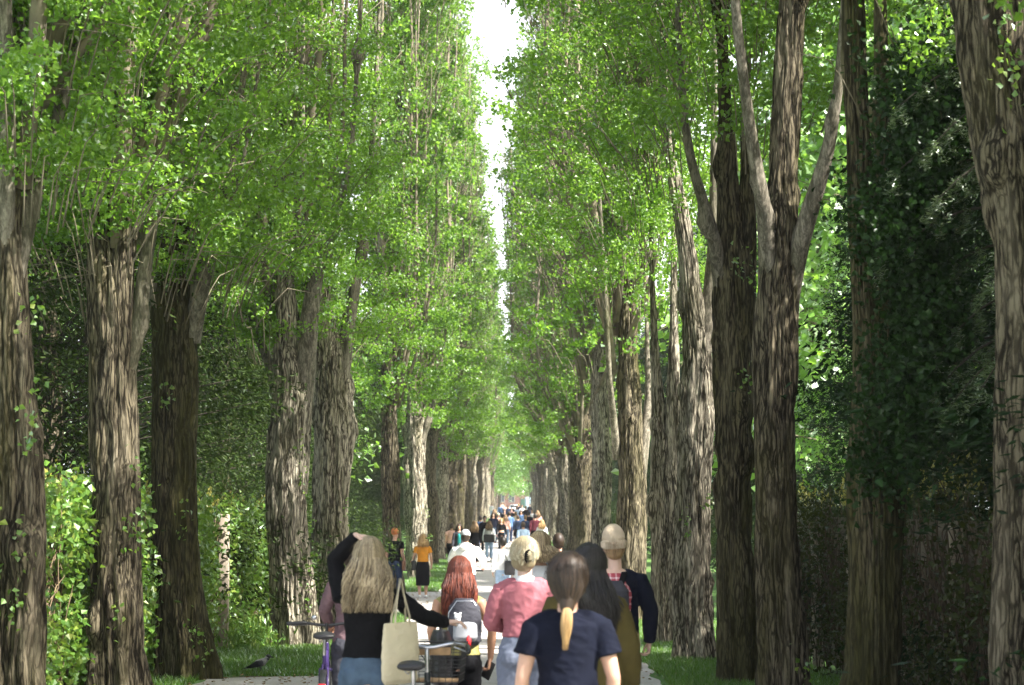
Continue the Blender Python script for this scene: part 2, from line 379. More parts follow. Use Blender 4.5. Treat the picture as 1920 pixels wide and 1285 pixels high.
# ------------------------------------------------------------------ leaves
def leaf_mesh(C, L, rng, wid=.8, droop=.35, fold=.12, axis=None, spread=1.0):
    """one folded quad leaf per centre"""
    n = len(C); L = np.broadcast_to(L, (n,)) * rng.uniform(.7, 1.25, n)
    a = rng.normal(size=(n, 3)) * spread
    if axis is not None: a = a + axis
    a[:, 2] -= droop; a /= np.linalg.norm(a, axis=1, keepdims=True)
    t = rng.normal(size=(n, 3)); b_ = np.cross(a, t); b_ /= np.linalg.norm(b_, axis=1, keepdims=True); nn = np.cross(a, b_)
    L = L[:, None]
    V = np.stack([C - a * L * .4, C - a * L * .06 + b_ * L * wid * .5 + nn * L * fold, C + a * L * .6, C - a * L * .06 - b_ * L * wid * .5 + nn * L * fold], 1).reshape(-1, 3)
    i = np.arange(n)[:, None] * 4
    return V, [np.concatenate([i, i + 1, i + 2, i + 3], 1)]
def poplar_crown(seed, h0, h1, rmax, nb, per, L, spread=.20, bare=.15, lean=(0, 0), low_r=1.0, twn=5, skirt=0, limbs=8):
    """upswept branches, with leaves round each: returns (leaf part, twig part)"""
    rng = np.random.default_rng(seed)
    leaves, twigs, Ls = [], [], []
    for k in range(nb):
        u = (k + rng.random()) / nb
        hs = h0 - .2 + (h1 - h0) * u ** 1.05 * .86
        prof = lambda h: rmax * (low_r + (1 - low_r) * min(1, max(0, (h - h0) / 4))) * min(1, max(.18, (h1 + .6 - h) / (h1 - h0) * 1.9))
        phi = rng.uniform(0, 2 * math.pi); rise = rng.uniform(2.2, 4.6)
        reach = prof(hs + rise * .5) * rng.uniform(.40, 1.05 + .3 * (rng.random() < .18)) * (1 + .22 * math.sin(3 * phi + seed) + .15 * math.sin(2 * phi + hs * .7))
        t = np.linspace(0, 1, 7)
        rad = .15 + (reach - .15) * (t * .8 + .2 * np.sin(t * 6 + phi)) ** 1.0 * np.minimum(1, t * 3)
        z = hs + rise * t ** 1.15
        w1 = rng.normal(size=2) * .12
        lx = lean[0] * (z - h0) / (h1 - h0); ly = lean[1] * (z - h0) / (h1 - h0)
        P = np.stack([rad * math.cos(phi) + w1[0] * np.sin(t * 5) + lx, rad * math.sin(phi) + w1[1] * np.sin(t * 4) + ly, z], -1)
        if hs < h0 + 3.0: P[:, :2] *= (.45 + .55 * max(0, (hs - h0)) / 3.0) if L < .08 else 1
        twigs.append(tube(P, np.linspace(.014, .005, 7) * rng.uniform(.7, 1.2), 4, caps='flat'))
        # side shoots, nearly upright
        subs = []
        for q in range(twn):
            i0 = rng.integers(1, 6); p0 = P[i0]; ln = rng.uniform(.7, 2.0)
            d = np.array([math.cos(phi) * .25 + rng.normal() * .32, math.sin(phi) * .25 + rng.normal() * .32, 1.0]); d /= np.linalg.norm(d)
            Q = p0 + d * ln * np.linspace(0, 1, 4)[:, None] + rng.normal(size=(4, 3)) * .03
            Q[0] = p0; subs.append(Q); twigs.append(tube(Q, np.linspace(.012, .004, 4), 3, caps='flat'))
        if rng.random() < bare: continue
        cnt = int(per * rng.uniform(.6, 1.4))
        # clustered leaves
        ncl = max(3, cnt // (95 if L < .08 else 45))
        src = [P] + subs
        for c in range(ncl):
            Q = src[rng.integers(0, len(src))]; tt = rng.uniform(.12, 1) * (len(Q) - 1); i = min(int(tt), len(Q) - 2)
            ctr = Q[i] + (Q[i + 1] - Q[i]) * (tt - i) + rng.normal(size=3) * spread * .7
            m_ = cnt // ncl
            leaves.append(ctr + rng.normal(size=(m_, 3)) * np.array([spread * .75, spread * .75, spread * .8]) * rng.uniform(.5, 1.2))
    for k in range(limbs):                        # stout steep limbs running up through the crown
        phi = rng.uniform(0, 2 * math.pi); r1 = rmax * rng.uniform(.35, .8); zt = rng.uniform(.55, .95) * (h1 - h0) + h0; q = np.linspace(0, 1, 12); z = h0 - .9 + rng.uniform(0, 1.6) + (zt - h0) * q
        rad = .15 + (r1 - .15) * np.minimum(1, q * 3.2) ** .8 + .06 * np.sin(q * 9 + phi)
        twigs.append(tube(np.stack([rad * math.cos(phi) + .05 * np.sin(q * 13) + lean[0], rad * math.sin(phi) + .05 * np.cos(q * 11), z], -1), np.linspace(.075, .018, 12) * rng.uniform(.6, 1.15), 7, caps='flat'))
    for k in range(skirt):                       # leafy spurs low on the crown, outer side
        h = h0 - .5 + 5.0 * rng.random() ** 1.3; phi = rng.uniform(0, 2 * math.pi); rr = rmax * rng.uniform(.08, 1.08)
        c = np.array([rr * math.cos(phi), rr * math.sin(phi), h]); m_ = int(rng.uniform(60, 260) if L < .08 else rng.uniform(40, 110))
        d = np.array([math.cos(phi), math.sin(phi), rng.uniform(-.3, .5)]); q = rng.random(m_)[:, None]
        leaves.append(c + d * (q - .5) * .7 + rng.normal(size=(m_, 3)) * [.10, .10, .09])
        twigs.append(tube([c * [.8, .8, 1] - [0, 0, .45], c * [.92, .92, 1] - [0, 0, .15], c, c + d * .35], [.008, .006, .005, .003], 4, caps='flat'))
    C = np.concatenate(leaves)
    # keep every leaf above the crown base with a ragged lower edge
    C = C[C[:, 2] > h0 - .4 + .7 * np.sin(C[:, 0] * 2.3 + seed) * np.cos(C[:, 1] * 2.1)]
    Lz = np.where(C[:, 2] < 11, L, L * 1.25)
    return leaf_mesh(C, Lz, rng), merge(twigs)
def bush_crown(seed, h0, h1, rad, ncl, per, L, flat=1.0, wid=.8, clr=.45, droop=.3, tip=1.3, shellp=.6):
    """clumped crown: each clump a small layered spray"""
    rng = np.random.default_rng(seed); out = []; ax = []; tw = []
    for k in range(ncl):
        u = rng.random(); h = h0 + (h1 - h0) * u
        rr = rad * (1 - u ** tip) ** .6 * (1 + .25 * math.sin(h * 2.2 + seed)) + .15
        phi = rng.uniform(0, 2 * math.pi); rr *= (1 + .25 * math.sin(4 * phi + h + seed)) * rng.random() ** (.5 * shellp) 
        c = np.array([rr * math.cos(phi), rr * math.sin(phi), h])
        s_ = np.array([clr, clr, clr * .55 * flat]) * rng.uniform(.6, 1.3)
        p = rng.normal(size=(per, 3)) * s_
        p[:, 2] -= .25 * np.hypot(p[:, 0], p[:, 1])
        out.append(c + p); ax.append(np.tile([math.cos(phi), math.sin(phi), -.15], (per, 1)))
        if k % 3 == 0 and h > 3.2: tw.append(tube(np.array([[0, 0, max(h - .8, .3)], c * [.5, .5, 1] - [0, 0, .3], c]), [.022, .015, .006], 4, caps='flat'))
    C = np.concatenate(out); A = np.concatenate(ax)
    return leaf_mesh(C, L, rng, wid, droop, .08, A, .8), merge(tw)

# ------------------------------------------------------------------ furrowed trunks
def gnoise(rng, nth, nz):
    G = rng.random((nz + 3, nth))
    def f(u, v):                                   # u in [0,1) round the trunk, v in lattice units
        a = (u % 1) * nth; i = np.floor(a).astype(int); fa = a - i; fa = fa * fa * (3 - 2 * fa)
        v = np.clip(v, 0, nz + 1.99); j = np.floor(v).astype(int); fv = v - j; fv = fv * fv * (3 - 2 * fv)
        i0 = i % nth; i1 = (i + 1) % nth
        return (G[j, i0] * (1 - fa) + G[j, i1] * fa) * (1 - fv) + (G[j + 1, i0] * (1 - fa) + G[j + 1, i1] * fa) * fv
    return f
def trunk_part(P, R, seed, seg=110, step=.07, amp=1.0, flare=0.0, lobes=1.0, knots=4):
    rng = np.random.default_rng(seed)
    P = np.asarray(P, float); R = np.asarray(R, float)
    s = np.concatenate([[0], np.cumsum(np.linalg.norm(np.diff(P, axis=0), axis=1))])
    m = max(6, int(s[-1] / step)); t = np.linspace(0, s[-1], m)
    Q = np.stack([np.interp(t, s, P[:, k]) for k in range(3)], -1); r = np.interp(t, s, R)
    w = max(3, int(.5 / step)) | 1
    if m > w * 2:
        k = np.hanning(w + 2)[1:-1]; k /= k.sum(); h = w // 2
        for c in range(3): Q[h:-h, c] = np.convolve(Q[:, c], k, 'valid')
        r[h:-h] = np.convolve(r, k, 'valid')
    T, A, B = frames(Q)
    th = np.arange(seg) / seg; L = t[-1]
    U, Z = np.meshgrid(th, t)
    n1 = gnoise(rng, 5, int(L / 1.3) + 2); n2 = gnoise(rng, 9, int(L / .8) + 2); n3 = gnoise(rng, 30, int(L / .6) + 2); n4 = gnoise(rng, 60, int(L / .10) + 2); wv = gnoise(rng, 6, int(L / .5) + 2)
    Uw = U + .05 * (wv(U, Z / .5) - .5)
    rr = r[:, None] * (1 + .30 * lobes * (n1(U, Z / 1.3) - .5) + .18 * lobes * (n2(Uw, Z / .8) - .5))
    fr = np.abs(2 * n3(Uw, Z / .6) - 1)          # 0 at furrow bottoms
    rr = rr + amp * (.050 * (np.minimum(fr * 2.0, 1) - .7) + .016 * (n4(Uw, Z / .1) - .5)) * np.minimum(1, r[:, None] / .25)
    for q in range(knots):                          # burls and old branch scars
        u0, z0 = rng.random(), rng.uniform(.4, max(.5, L - .5)); sz = rng.uniform(.05, .15); du = (U - u0 + .5) % 1 - .5; e2 = ((du * 6.28 * r[:, None]) ** 2 + ((Z - z0) * .8) ** 2) / sz ** 2
        rr = rr + sz * .75 * np.exp(-e2) - sz * .5 * np.exp(-e2 * 7)
    if flare:
        fl = np.exp(-t / .45)[:, None] * flare
        rr = rr * (1 + fl * (.35 + 1.1 * np.maximum(0, np.cos(U * 2 * np.pi * 5 + seed + .6 * np.sin(U * 12.6))) ** 1.5))
    a = U * 2 * np.pi
    V = Q[:, None, :] + A[:, None, :] * (rr * np.cos(a))[..., None] + B[:, None, :] * (rr * np.sin(a))[..., None]
    V = V.reshape(-1, 3); n_ = seg
    i = np.arange(m - 1)[:, None] * n_; j = np.arange(n_)[None, :]; j2 = (j + 1) % n_
    Qd = np.stack([i + j, i + j2, i + n_ + j2, i + n_ + j], -1).reshape(-1, 4)
    V = np.concatenate([V, [Q[-1]]]); jj = np.arange(n_)
    return V, [Qd, np.stack([np.full(n_, m * n_), (m - 1) * n_ + jj, (m - 1) * n_ + (jj + 1) % n_], -1)]

# leaf crowns shared by the near trees
def cm(name, parts_l, lm, parts_t, tm=TWIG): return mk_mesh(name + '_leaves', [parts_l], lm, False), mk_mesh(name + '_twigs', [parts_t], tm, True)
NEAR = [cm('near%d' % k, *[x for p in [poplar_crown(11 + k, 4.8, (20, 12, 20, 11.5)[k], 1.95, (130, 80, 130, 75)[k], 620, .062, low_r=.8, bare=.15, twn=7, skirt=230)] for x in (p[0], LEAF, p[1])]) for k in range(4)]
SPARSE = [cm('sparse%d' % k, *[x for p in [poplar_crown(21 + k, 5.6, 13, 1.9, 85, 360, .062, low_r=.8, bare=.25, twn=8, skirt=120, limbs=0)] for x in (p[0], LEAF, p[1])]) for k in range(2)]
MID = [cm('mid%d' % k, *[x for p in [poplar_crown(31 + k, 5.6, 24, 2.0, 180, 215, .105, spread=.24, bare=.22, low_r=.85, skirt=80)] for x in (p[0], LEAF, p[1])]) for k in range(3)]
MIDR = [cm('midr%d' % k, *[x for p in [poplar_crown(51 + k, 5.6, 24, 2.6, 250, 200, .105, spread=.22, bare=.38, low_r=.85, twn=10, skirt=70)] for x in (p[0], LEAF, p[1])]) for k in range(2)]
FAR = [cm('far%d' % k, *[x for p in [poplar_crown(71 + k, 5.8, 24, 2.15, 150, 110, .19, spread=.30, bare=.15, low_r=.85, twn=4)] for x in (p[0], LEAF, p[1])]) for k in range(3)]

def ivy(parent, base, pts, seed, mat=None, n=20, r=.08, L=.055):
    """little ivy shoots growing out of the bark"""
    rng = np.random.default_rng(seed); C = []
    for p in pts:
        p = np.array(p) - base
        C.append(p + rng.normal(size=(n, 3)) * [r * .7, r * .5, r * 1.5])
    put('ivy', mk_mesh('ivy', [leaf_mesh(np.concatenate(C), L, rng, .9)], mat or LEAFV, False), parent)

def poplar(label, D, stems, limbs, crown, bark, seed, group, top=13, crot=0, flare=.5, cscale=1, ivyp=(), coff=(0, 0), lobes=1.0, cz=None):
    """stems/limbs: polylines of (px, py, width px) measured in the photograph, converted to metres at distance D"""
    k = D / F
    x0 = Wp(stems[0][0][0], 955, D)[0]; base = np.array([x0, D, gz(D)])
    t = thing('poplar_tree', base, label, 'tree', group)
    rng = np.random.default_rng(seed)
    def conv(line, depth=0, up=True, root=False):
        P, R = [], []
        for i, (px, py, wd) in enumerate(line):
            p = Wp(px, py, D); p[1] += depth * i / max(1, len(line) - 1); P.append(p - base); R.append(wd * k / 2 * .84)
        if root:
            P = [p for p in P]; R = list(R)
            if P[0][2] > 0: P.insert(0, np.array([P[0][0], P[0][1], -.15])); R.insert(0, R[0] * 1.02)
            P[0][2] = -.2
            P.insert(0, P[0] - np.array([0, 0, .1])); R.insert(0, R[0])
        if up and P[-1][2] < top:
            d = nrm(P[-1] - P[-2]); d = nrm(d * [.5, .5, 1]); hh = top - P[-1][2]
            P.append(P[-1] + d * hh * .5); R.append(R[-1] * .6); P.append(P[-1] + nrm(d * [.4, .4, 1]) * hh * .5); R.append(.025)
        return P, R
    parts = []
    for i, s_ in enumerate(stems):
        P, R = conv(s_, 0 if i == 0 else rng.uniform(-.3, .3), True, i == 0)
        parts.append(trunk_part(P, R, seed + i * 7, 120 if i == 0 else 64, .06 if i == 0 else .09, 1 if i == 0 else .7, flare if i == 0 else 0, lobes if i == 0 else .5, (26 if 'burls' in label else 9) if i == 0 else 2))
    obj('trunk', parts, bark, t)
    for i, s_ in enumerate(limbs):
        P, R = conv(s_, rng.uniform(-1.0, .6), True)
        obj('limb', [trunk_part(P, [q * 1.2 for q in R], seed + 90 + i, 36, .12, .22, 0, .35)], LIMB, t)
    lm, tm = crown
    for nm, me in (('foliage', lm), ('twigs', tm)):
        o = put(nm, me, t, (coff[0], coff[1], cz if cz is not None else rng.uniform(-.25, .7))); o.rotation_euler = (0, 0, crot); o.scale = (cscale, cscale, 1)
    if ivyp: ivy(t, base, [Wp(px, py, D) - [0, max(.2, stems[0][0][2] * k * .48), 0] for px, py in ivyp], seed)
    return t

GL, GR = 'old poplars in the row left of the path', 'old poplars in the row right of the path'
poplar('huge dark furrowed poplar trunk at the left edge of the frame', 18,
       [[(32, 1330, 128), (38, 1150, 112), (38, 950, 104), (30, 800, 96), (22, 650, 88), (12, 500, 82), (6, 420, 66), (8, 250, 46), (14, 60, 40), (14, -60, 36)]],
       [[(30, 520, 34), (45, 430, 30), (62, 330, 25), (98, 200, 23), (122, 60, 20), (140, -60, 16)], [(5, 480, 40), (18, 380, 34), (28, 200, 28), (30, 0, 26)]],
       NEAR[0], BARK, 101, GL, crot=.4, ivyp=[(70, 600), (80, 770), (62, 1026), (50, 1140), (72, 830)])
poplar('second poplar from the left edge, left half dark and right half pale', 22,
       [[(222, 1330, 122), (220, 1150, 110), (214, 950, 104), (211, 750, 100), (207, 620, 96), (198, 500, 84), (186, 430, 52), (188, 250, 40), (194, 0, 34)],
        [(226, 760, 50), (224, 600, 55), (232, 480, 52), (246, 410, 44), (240, 250, 34), (236, 0, 28)]],
       [[(222, 760, 22), (255, 650, 26), (268, 540, 28), (282, 440, 24), (305, 340, 20), (318, 150, 16), (322, 0, 14)]],
       NEAR[2], BARK, 102, GL, crot=1.4, ivyp=[(268, 985), (262, 1000), (275, 880), (230, 1140)])
poplar('mossy olive poplar, third from the left, with a limb forking to its right', 26.3,
       [[(350, 1290, 108), (340, 1150, 100), (330, 1000, 96), (325, 850, 96), (325, 650, 98), (326, 520, 90), (330, 440, 66), (332, 250, 48), (326, 0, 38)]],
       [[(306, 620, 34), (290, 530, 28), (276, 460, 20), (262, 380, 14)], [(360, 640, 34), (374, 570, 34), (392, 500, 30), (418, 410, 22), (448, 300, 16), (470, 150, 12)], [(372, 560, 20), (400, 470, 16), (440, 400, 10), (468, 330, 7)]],
       NEAR[0], BARK2, 103, GL, crot=2.9, flare=.75, ivyp=[(352, 970), (372, 1180), (320, 745), (385, 1210)])
poplar('split poplar with a broken left branch, just left of the fluted trunk', 34,
       [[(556, 1215, 96), (548, 1120, 90), (540, 950, 88), (540, 820, 92), (545, 740, 86), (540, 670, 60), (531, 520, 40), (527, 380, 34), (524, 200, 26), (520, 0, 20)]],
       [[(530, 790, 34), (512, 700, 24), (490, 655, 15), (470, 610, 9)], [(562, 780, 46), (570, 690, 44), (580, 590, 34), (592, 510, 28), (616, 450, 20), (646, 350, 14), (664, 200, 9)], [(548, 500, 18), (560, 430, 16), (570, 350, 13), (574, 250, 10)]],
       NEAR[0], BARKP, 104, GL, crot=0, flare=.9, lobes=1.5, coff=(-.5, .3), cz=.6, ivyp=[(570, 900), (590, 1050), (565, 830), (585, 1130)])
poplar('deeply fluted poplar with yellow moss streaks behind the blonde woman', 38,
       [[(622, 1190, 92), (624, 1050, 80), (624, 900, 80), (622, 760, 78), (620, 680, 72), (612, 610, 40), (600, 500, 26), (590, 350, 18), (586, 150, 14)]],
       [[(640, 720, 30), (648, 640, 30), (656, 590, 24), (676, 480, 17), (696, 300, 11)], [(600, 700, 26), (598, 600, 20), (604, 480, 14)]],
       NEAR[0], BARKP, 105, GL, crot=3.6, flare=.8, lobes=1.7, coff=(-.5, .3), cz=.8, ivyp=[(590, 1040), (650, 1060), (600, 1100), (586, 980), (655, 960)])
poplar('straight grey poplar behind the man in the black t-shirt', 59,
       [[(738, 1110, 46), (733, 950, 39), (731, 800, 36), (729, 660, 30), (738, 500, 20), (748, 300, 14), (756, 100, 10)]],
       [[(724, 760, 12), (712, 700, 9), (704, 640, 6)], [(732, 700, 18), (724, 600, 14), (716, 450, 10)]],
       MID[0], BARK, 106, GL, crot=.5)
poplar('pale poplar directly behind the woman in the orange top', 71,
       [[(785, 1095, 44), (783, 950, 38), (779, 820, 36), (777, 770, 32), (782, 690, 22), (790, 560, 14), (796, 400, 10)]],
       [[(790, 830, 14), (806, 780, 10), (820, 730, 6)], [(772, 800, 12), (766, 700, 10)]],
       MID[1], BARKP, 107, GL, crot=1.5, ivyp=[(800, 960), (806, 1010), (790, 1040)])
poplar('massive shaded poplar filling the right edge of the frame', 15.4,
       [[(1930, 1330, 160), (1934, 1100, 150), (1930, 800, 142), (1928, 600, 140), (1918, 420, 140), (1900, 260, 150), (1888, 150, 120), (1935, 20, 110), (1960, -120, 90)]],
       [],
       SPARSE[0], BARK, 111, GR, crot=.3, top=15, ivyp=[(1875, 100), (1868, 60), (1880, 180)], coff=(1.6, -1.4), cz=3.6)
# its second stem leans left
tr = [o for o in COL.objects if o.name.startswith('poplar_tree')][-1]
bx = np.array(tr.location); kk = 15.4 / F
P_ = [Wp(a, b_, 15.4) - bx for a, b_ in ((1900, 420), (1880, 300), (1862, 180), (1845, 60), (1825, -60), (1800, -200))]; P_ += [P_[-1] + np.array([-.2, .3, 4]), P_[-1] + np.array([-.2, .5, 9])]
obj('side_stem', [trunk_part(P_, np.array([40, 54, 58, 56, 52, 46, 28, 6]) * kk, 666, 90, .06, .9, 0, .6)], BARK, tr)
poplar('dark twin-stemmed poplar wrapped in evergreen ivy beside the black conifers', 18.6,
       [[(1638, 1330, 112), (1640, 1100, 104), (1640, 900, 102), (1640, 760, 98), (1632, 640, 84), (1620, 500, 66), (1610, 300, 56), (1600, 100, 54), (1598, -60, 50)],
        [(1660, 1100, 60), (1676, 900, 56), (1672, 780, 52), (1658, 640, 50), (1650, 400, 40), (1645, 150, 32), (1640, -60, 26)]],
       [], SPARSE[1], BARK2, 112, GR, crot=2.2, top=15, coff=(1.0, 0))
poplar('tall straight poplar on the right with a limb forking off each side', 21.6,
       [[(1474, 1330, 122), (1464, 1180, 100), (1456, 1000, 94), (1454, 800, 90), (1456, 620, 90), (1460, 520, 92), (1464, 430, 74), (1468, 320, 62), (1475, 160, 60), (1484, 0, 58), (1490, -100, 54)]],
       [[(1442, 560, 40), (1436, 470, 34), (1426, 400, 28), (1404, 300, 23), (1386, 200, 20), (1366, 60, 18), (1358, -60, 15)], [(1478, 560, 44), (1496, 460, 36), (1518, 380, 32), (1542, 290, 25), (1556, 180, 18), (1562, 40, 14)]],
       SPARSE[0], BARK, 113, GR, crot=4.0, top=15, coff=(-.2, 1.3), cz=1.0, ivyp=[(1500, 1260)])
poplar('knobbly poplar full of burls, left of the tall V-forked trunk', 25.3,
       [[(1384, 1300, 92), (1377, 1150, 84), (1374, 950, 80), (1374, 760, 82), (1376, 620, 82), (1376, 500, 80), (1368, 410, 52), (1364, 320, 40), (1358, 180, 32), (1352, 0, 27)],
        [(1395, 640, 44), (1400, 520, 46), (1404, 420, 40), (1402, 300, 28), (1398, 100, 20)]],
       [[(1352, 540, 28), (1340, 460, 24), (1318, 400, 21), (1290, 320, 18), (1272, 220, 14), (1262, 60, 11)]],
       SPARSE[0], BARK2, 114, GR, crot=5.0, top=14, lobes=1.7, ivyp=[(1382, 500), (1410, 520), (1395, 720)], coff=(-.5, 1.2), cz=1.3)
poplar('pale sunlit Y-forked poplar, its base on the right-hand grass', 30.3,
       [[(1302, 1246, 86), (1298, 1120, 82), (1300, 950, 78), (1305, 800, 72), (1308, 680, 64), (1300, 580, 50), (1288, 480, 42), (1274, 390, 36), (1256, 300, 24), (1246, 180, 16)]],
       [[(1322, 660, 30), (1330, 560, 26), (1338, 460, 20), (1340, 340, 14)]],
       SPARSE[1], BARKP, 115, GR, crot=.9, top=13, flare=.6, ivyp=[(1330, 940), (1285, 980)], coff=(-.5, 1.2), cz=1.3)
poplar('slim twin poplar stems half hidden left of the pale Y-forked trunk', 34.8,
       [[(1240, 1214, 50), (1238, 1050, 42), (1236, 900, 38), (1238, 780, 32), (1230, 690, 20), (1224, 560, 12)],
        [(1262, 1215, 46), (1264, 1000, 42), (1264, 850, 40), (1262, 740, 32), (1262, 600, 18), (1262, 450, 12)]],
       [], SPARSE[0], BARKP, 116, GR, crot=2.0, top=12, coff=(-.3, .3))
poplar('broad grey poplar with a short curved limb, above the man in the beanie', 43,
       [[(1184, 1165, 76), (1182, 1020, 62), (1184, 880, 58), (1180, 740, 50), (1176, 600, 42), (1168, 450, 26), (1160, 250, 16)]],
       [[(1200, 900, 22), (1212, 800, 18), (1218, 750, 14), (1216, 650, 8)], [(1156, 860, 16), (1148, 780, 14), (1140, 720, 10)]],
       MIDR[0], BARK, 117, GR, crot=0, flare=.5, coff=(-.3, 0))
poplar('rounded grey poplar stump-topped behind the head of the dark-haired man', 58,
       [[(1130, 1110, 50), (1128, 980, 42), (1127, 820, 40), (1125, 750, 34), (1118, 650, 18), (1112, 450, 12)]],
       [[(1138, 800, 12), (1146, 740, 10), (1150, 640, 6)]],
       MIDR[1], BARKP, 118, GR, crot=1.0, coff=(-.3, 0))

# generic trunks for the far rows
def far_trunk(seed, seg, step):
    rng = np.random.default_rng(seed)
    r = rng.uniform(.36, .5); x = 0; P = []; R = []
    for z, q in ((-.3, 1.05), (0, 1.05), (1.5, 1), (3.5, .95), (5.2, .88), (7, .55), (10, .38), (14, .2), (20, .06)):
        P.append((rng.normal() * .05 + rng.normal() * .01 * z, rng.normal() * .05, z)); R.append(r * q)
    parts = [trunk_part(P, R, seed, seg, step, 1, .45, 1.3)]
    for k in range(3):
        a = rng.uniform(0, 6.28); d = np.array([math.cos(a), math.sin(a), 0]); h = rng.uniform(3.6, 5.2)
        parts.append(trunk_part([d * .1 + [0, 0, h], d * .55 + [0, 0, h + 1.2], d * .95 + [0, 0, h + 3], d * 1.1 + [0, 0, h + 6]], [.17, .14, .09, .03], seed + k + 3, 18, .3, .3, 0, .4))
    return mk_mesh('far_trunk', parts, BARK)
FT = [far_trunk(300 + k, 56, .12) for k in range(4)]
FTP = []
for me in FT:
    c = me.copy(); c.materials.clear(); c.materials.append(BARKP); FTP.append(c)
def far_tree(x, D, side, i, label, group):
    rng = np.random.default_rng(900 + i * 2 + (side > 0))
    t = thing('poplar_tree', (x, D, gz(D)), label, 'tree', group, rng.uniform(0, 6.28))
    tilt = (rng.uniform(-3.4, .6) if side > 0 else rng.uniform(-1.2, 1.9)) if D < 230 else rng.uniform(-1, 1)
    rz_ = t.rotation_euler.z; ox = rng.normal() * .1 - (.28 if side > 0 else -.1); put('trunk', (FTP if rng.random() < .45 else FT)[rng.integers(0, 4)], t)
    zo = rng.uniform(-.6, 1.0); cr = (FAR[rng.integers(0, 3)] if D > 150 else (MIDR[rng.integers(0, 2)] if side > 0 else MID[rng.integers(0, 3)]))
    for nm, me in (('foliage', cr[0]), ('twigs', cr[1])):
        a_ = t.rotation_euler.z; o = put(nm, me, t, (ox * math.cos(a_), -ox * math.sin(a_), zo)); o.rotation_euler = (0, 0, 0); sc = rng.uniform(.86, 1.14) + (.12 if side > 0 else .02); o.scale = (sc, sc, rng.uniform(.93, 1.06))
    t.rotation_euler = (Matrix.Rotation(math.radians(tilt), 3, 'Y') @ Matrix.Rotation(rz_, 3, 'Z')).to_euler('XYZ')
D = 79; i = 0
words = ['first', 'second', 'third', 'fourth', 'fifth', 'sixth', 'seventh', 'eighth']
while D < 372:
    r_ = np.random.default_rng(i + 40)
    for side in (-1, 1):
        sn = 'left' if side < 0 else 'right'
        if i < 7:
            a = ('pale poplar behind the woman in the orange top', 'grey poplar behind the man in the black t-shirt')
            lab = '%s poplar trunk past the %s, in the receding %s row' % (words[i], 'orange top' if side < 0 else 'rounded grey poplar', sn)
            g = GL if side < 0 else GR
        else:
            lab = 'far small poplar merging into the wall of trunks ending the %s row' % sn
            g = 'distant poplars of the %s row' % sn
        far_tree((-3.45 if side < 0 else 2.75 if D < 110 else 2.9) + r_.normal() * .12, D + (2.5 if side > 0 else 0) + r_.normal() * .4, side, i, lab, g)
    D += 6.6 if D < 150 else 7.6; i += 1
for x_, D_, cr, lb in ((4.4, 10.6, NEAR[0], 'unseen poplar added outside the frame to shade the nearest walkers'), (4.8, 5.6, NEAR[2], 'unseen poplar added right of the camera for its shade')):  # out-of-view poplars, added so their crowns shade the near group
    t = thing('poplar_tree', (x_, D_, 0), lb, 'tree', GR, 1.0 + x_); put('trunk', FT[1], t); put('foliage', cr[0], t); put('twigs', cr[1], t)
# one bough of the right row reaches over the path
# ------------------------------------------------------------------ trees behind the rows
EV = []
for k in range(3):
    lf, tw = bush_crown(400 + k, .8, 13 + k, 3.2, 1800, 60, .10, wid=.38, clr=.30, flat=.8)
    EV.append(cm('yew%d' % k, lf, LEAFY, tw, DARKTWIG))
DK = []
for k in range(2):
    lf, tw = bush_crown(420 + k, .3, 15, 3.0, 2000, 60, .10, wid=.38, clr=.30, flat=.9)
    DK.append(cm('dark%d' % k, lf, LEAFD, tw, DARKTWIG))
LM = []
for k in range(2):
    lf, tw = bush_crown(440 + k, 3.2, 15, 4.2, 700, 36, .22, wid=.8, clr=.6, flat=1.3, tip=2.2)
    LM.append(cm('lime%d' % k, lf, LEAFB, tw))
lf, tw = bush_crown(460, 4, 22, 7, 900, 34, .38, wid=.8, clr=.9, flat=1.3, tip=2.2); CB = cm('copper', lf, LEAFR, tw)
st = mk_mesh('back_trunk', [trunk_part([(0, 0, -.3), (.05, 0, 2), (0, .1, 5), (.1, 0, 11)], [.28, .24, .2, .05], 77, 40, .15, .6, .3)], BARK)
def back_tree(name, label, x, D, meshes, rz=0, sc=1, group=None, szc=None):
    t = thing(name, (x, D, gz(D)), label, 'tree', group, rz)
    put('trunk', st, t); 
    for nm, me in (('foliage', meshes[0]), ('twigs', meshes[1])):
        o = put(nm, me, t); o.scale = (sc, sc, szc or sc)
    return t
GB = 'evergreens behind the left row'
yews = [(-8.4, 24, 'yew-like evergreen seen between the left edge trunk and the second trunk'),
        (-7.2, 33, 'olive green evergreen seen right of the mossy third trunk, above the fence post'),
        (-8.2, 43, 'evergreen with dark hollows just left of the split poplar'),
        (-7.4, 54, 'feathery evergreen in the gap between the fluted twin trunk and the straight grey poplar'),
        (-11.5, 30, 'tall evergreen in the second rank behind the left fence')]
for q, (x, D, lb) in enumerate(yews): back_tree('evergreen_tree', lb, x, D, EV[q % 3], q * 1.3, 1, GB)
for q in range(18):
    D = 66 + q * 11
    back_tree('evergreen_tree', 'one of the evergreens glimpsed between the far trunks of the left row', -8.6 - (q % 3), D, EV[q % 3], q * 2.1, 1, 'far evergreens left')
    back_tree('evergreen_tree', 'one of the evergreens glimpsed between the far trunks of the right row', 8.6 + (q % 3), D - 4, DK[q % 2] if q % 2 else EV[q % 3], q * 1.1, 1, 'far evergreens right')
GD = 'dark conifers behind the right row'
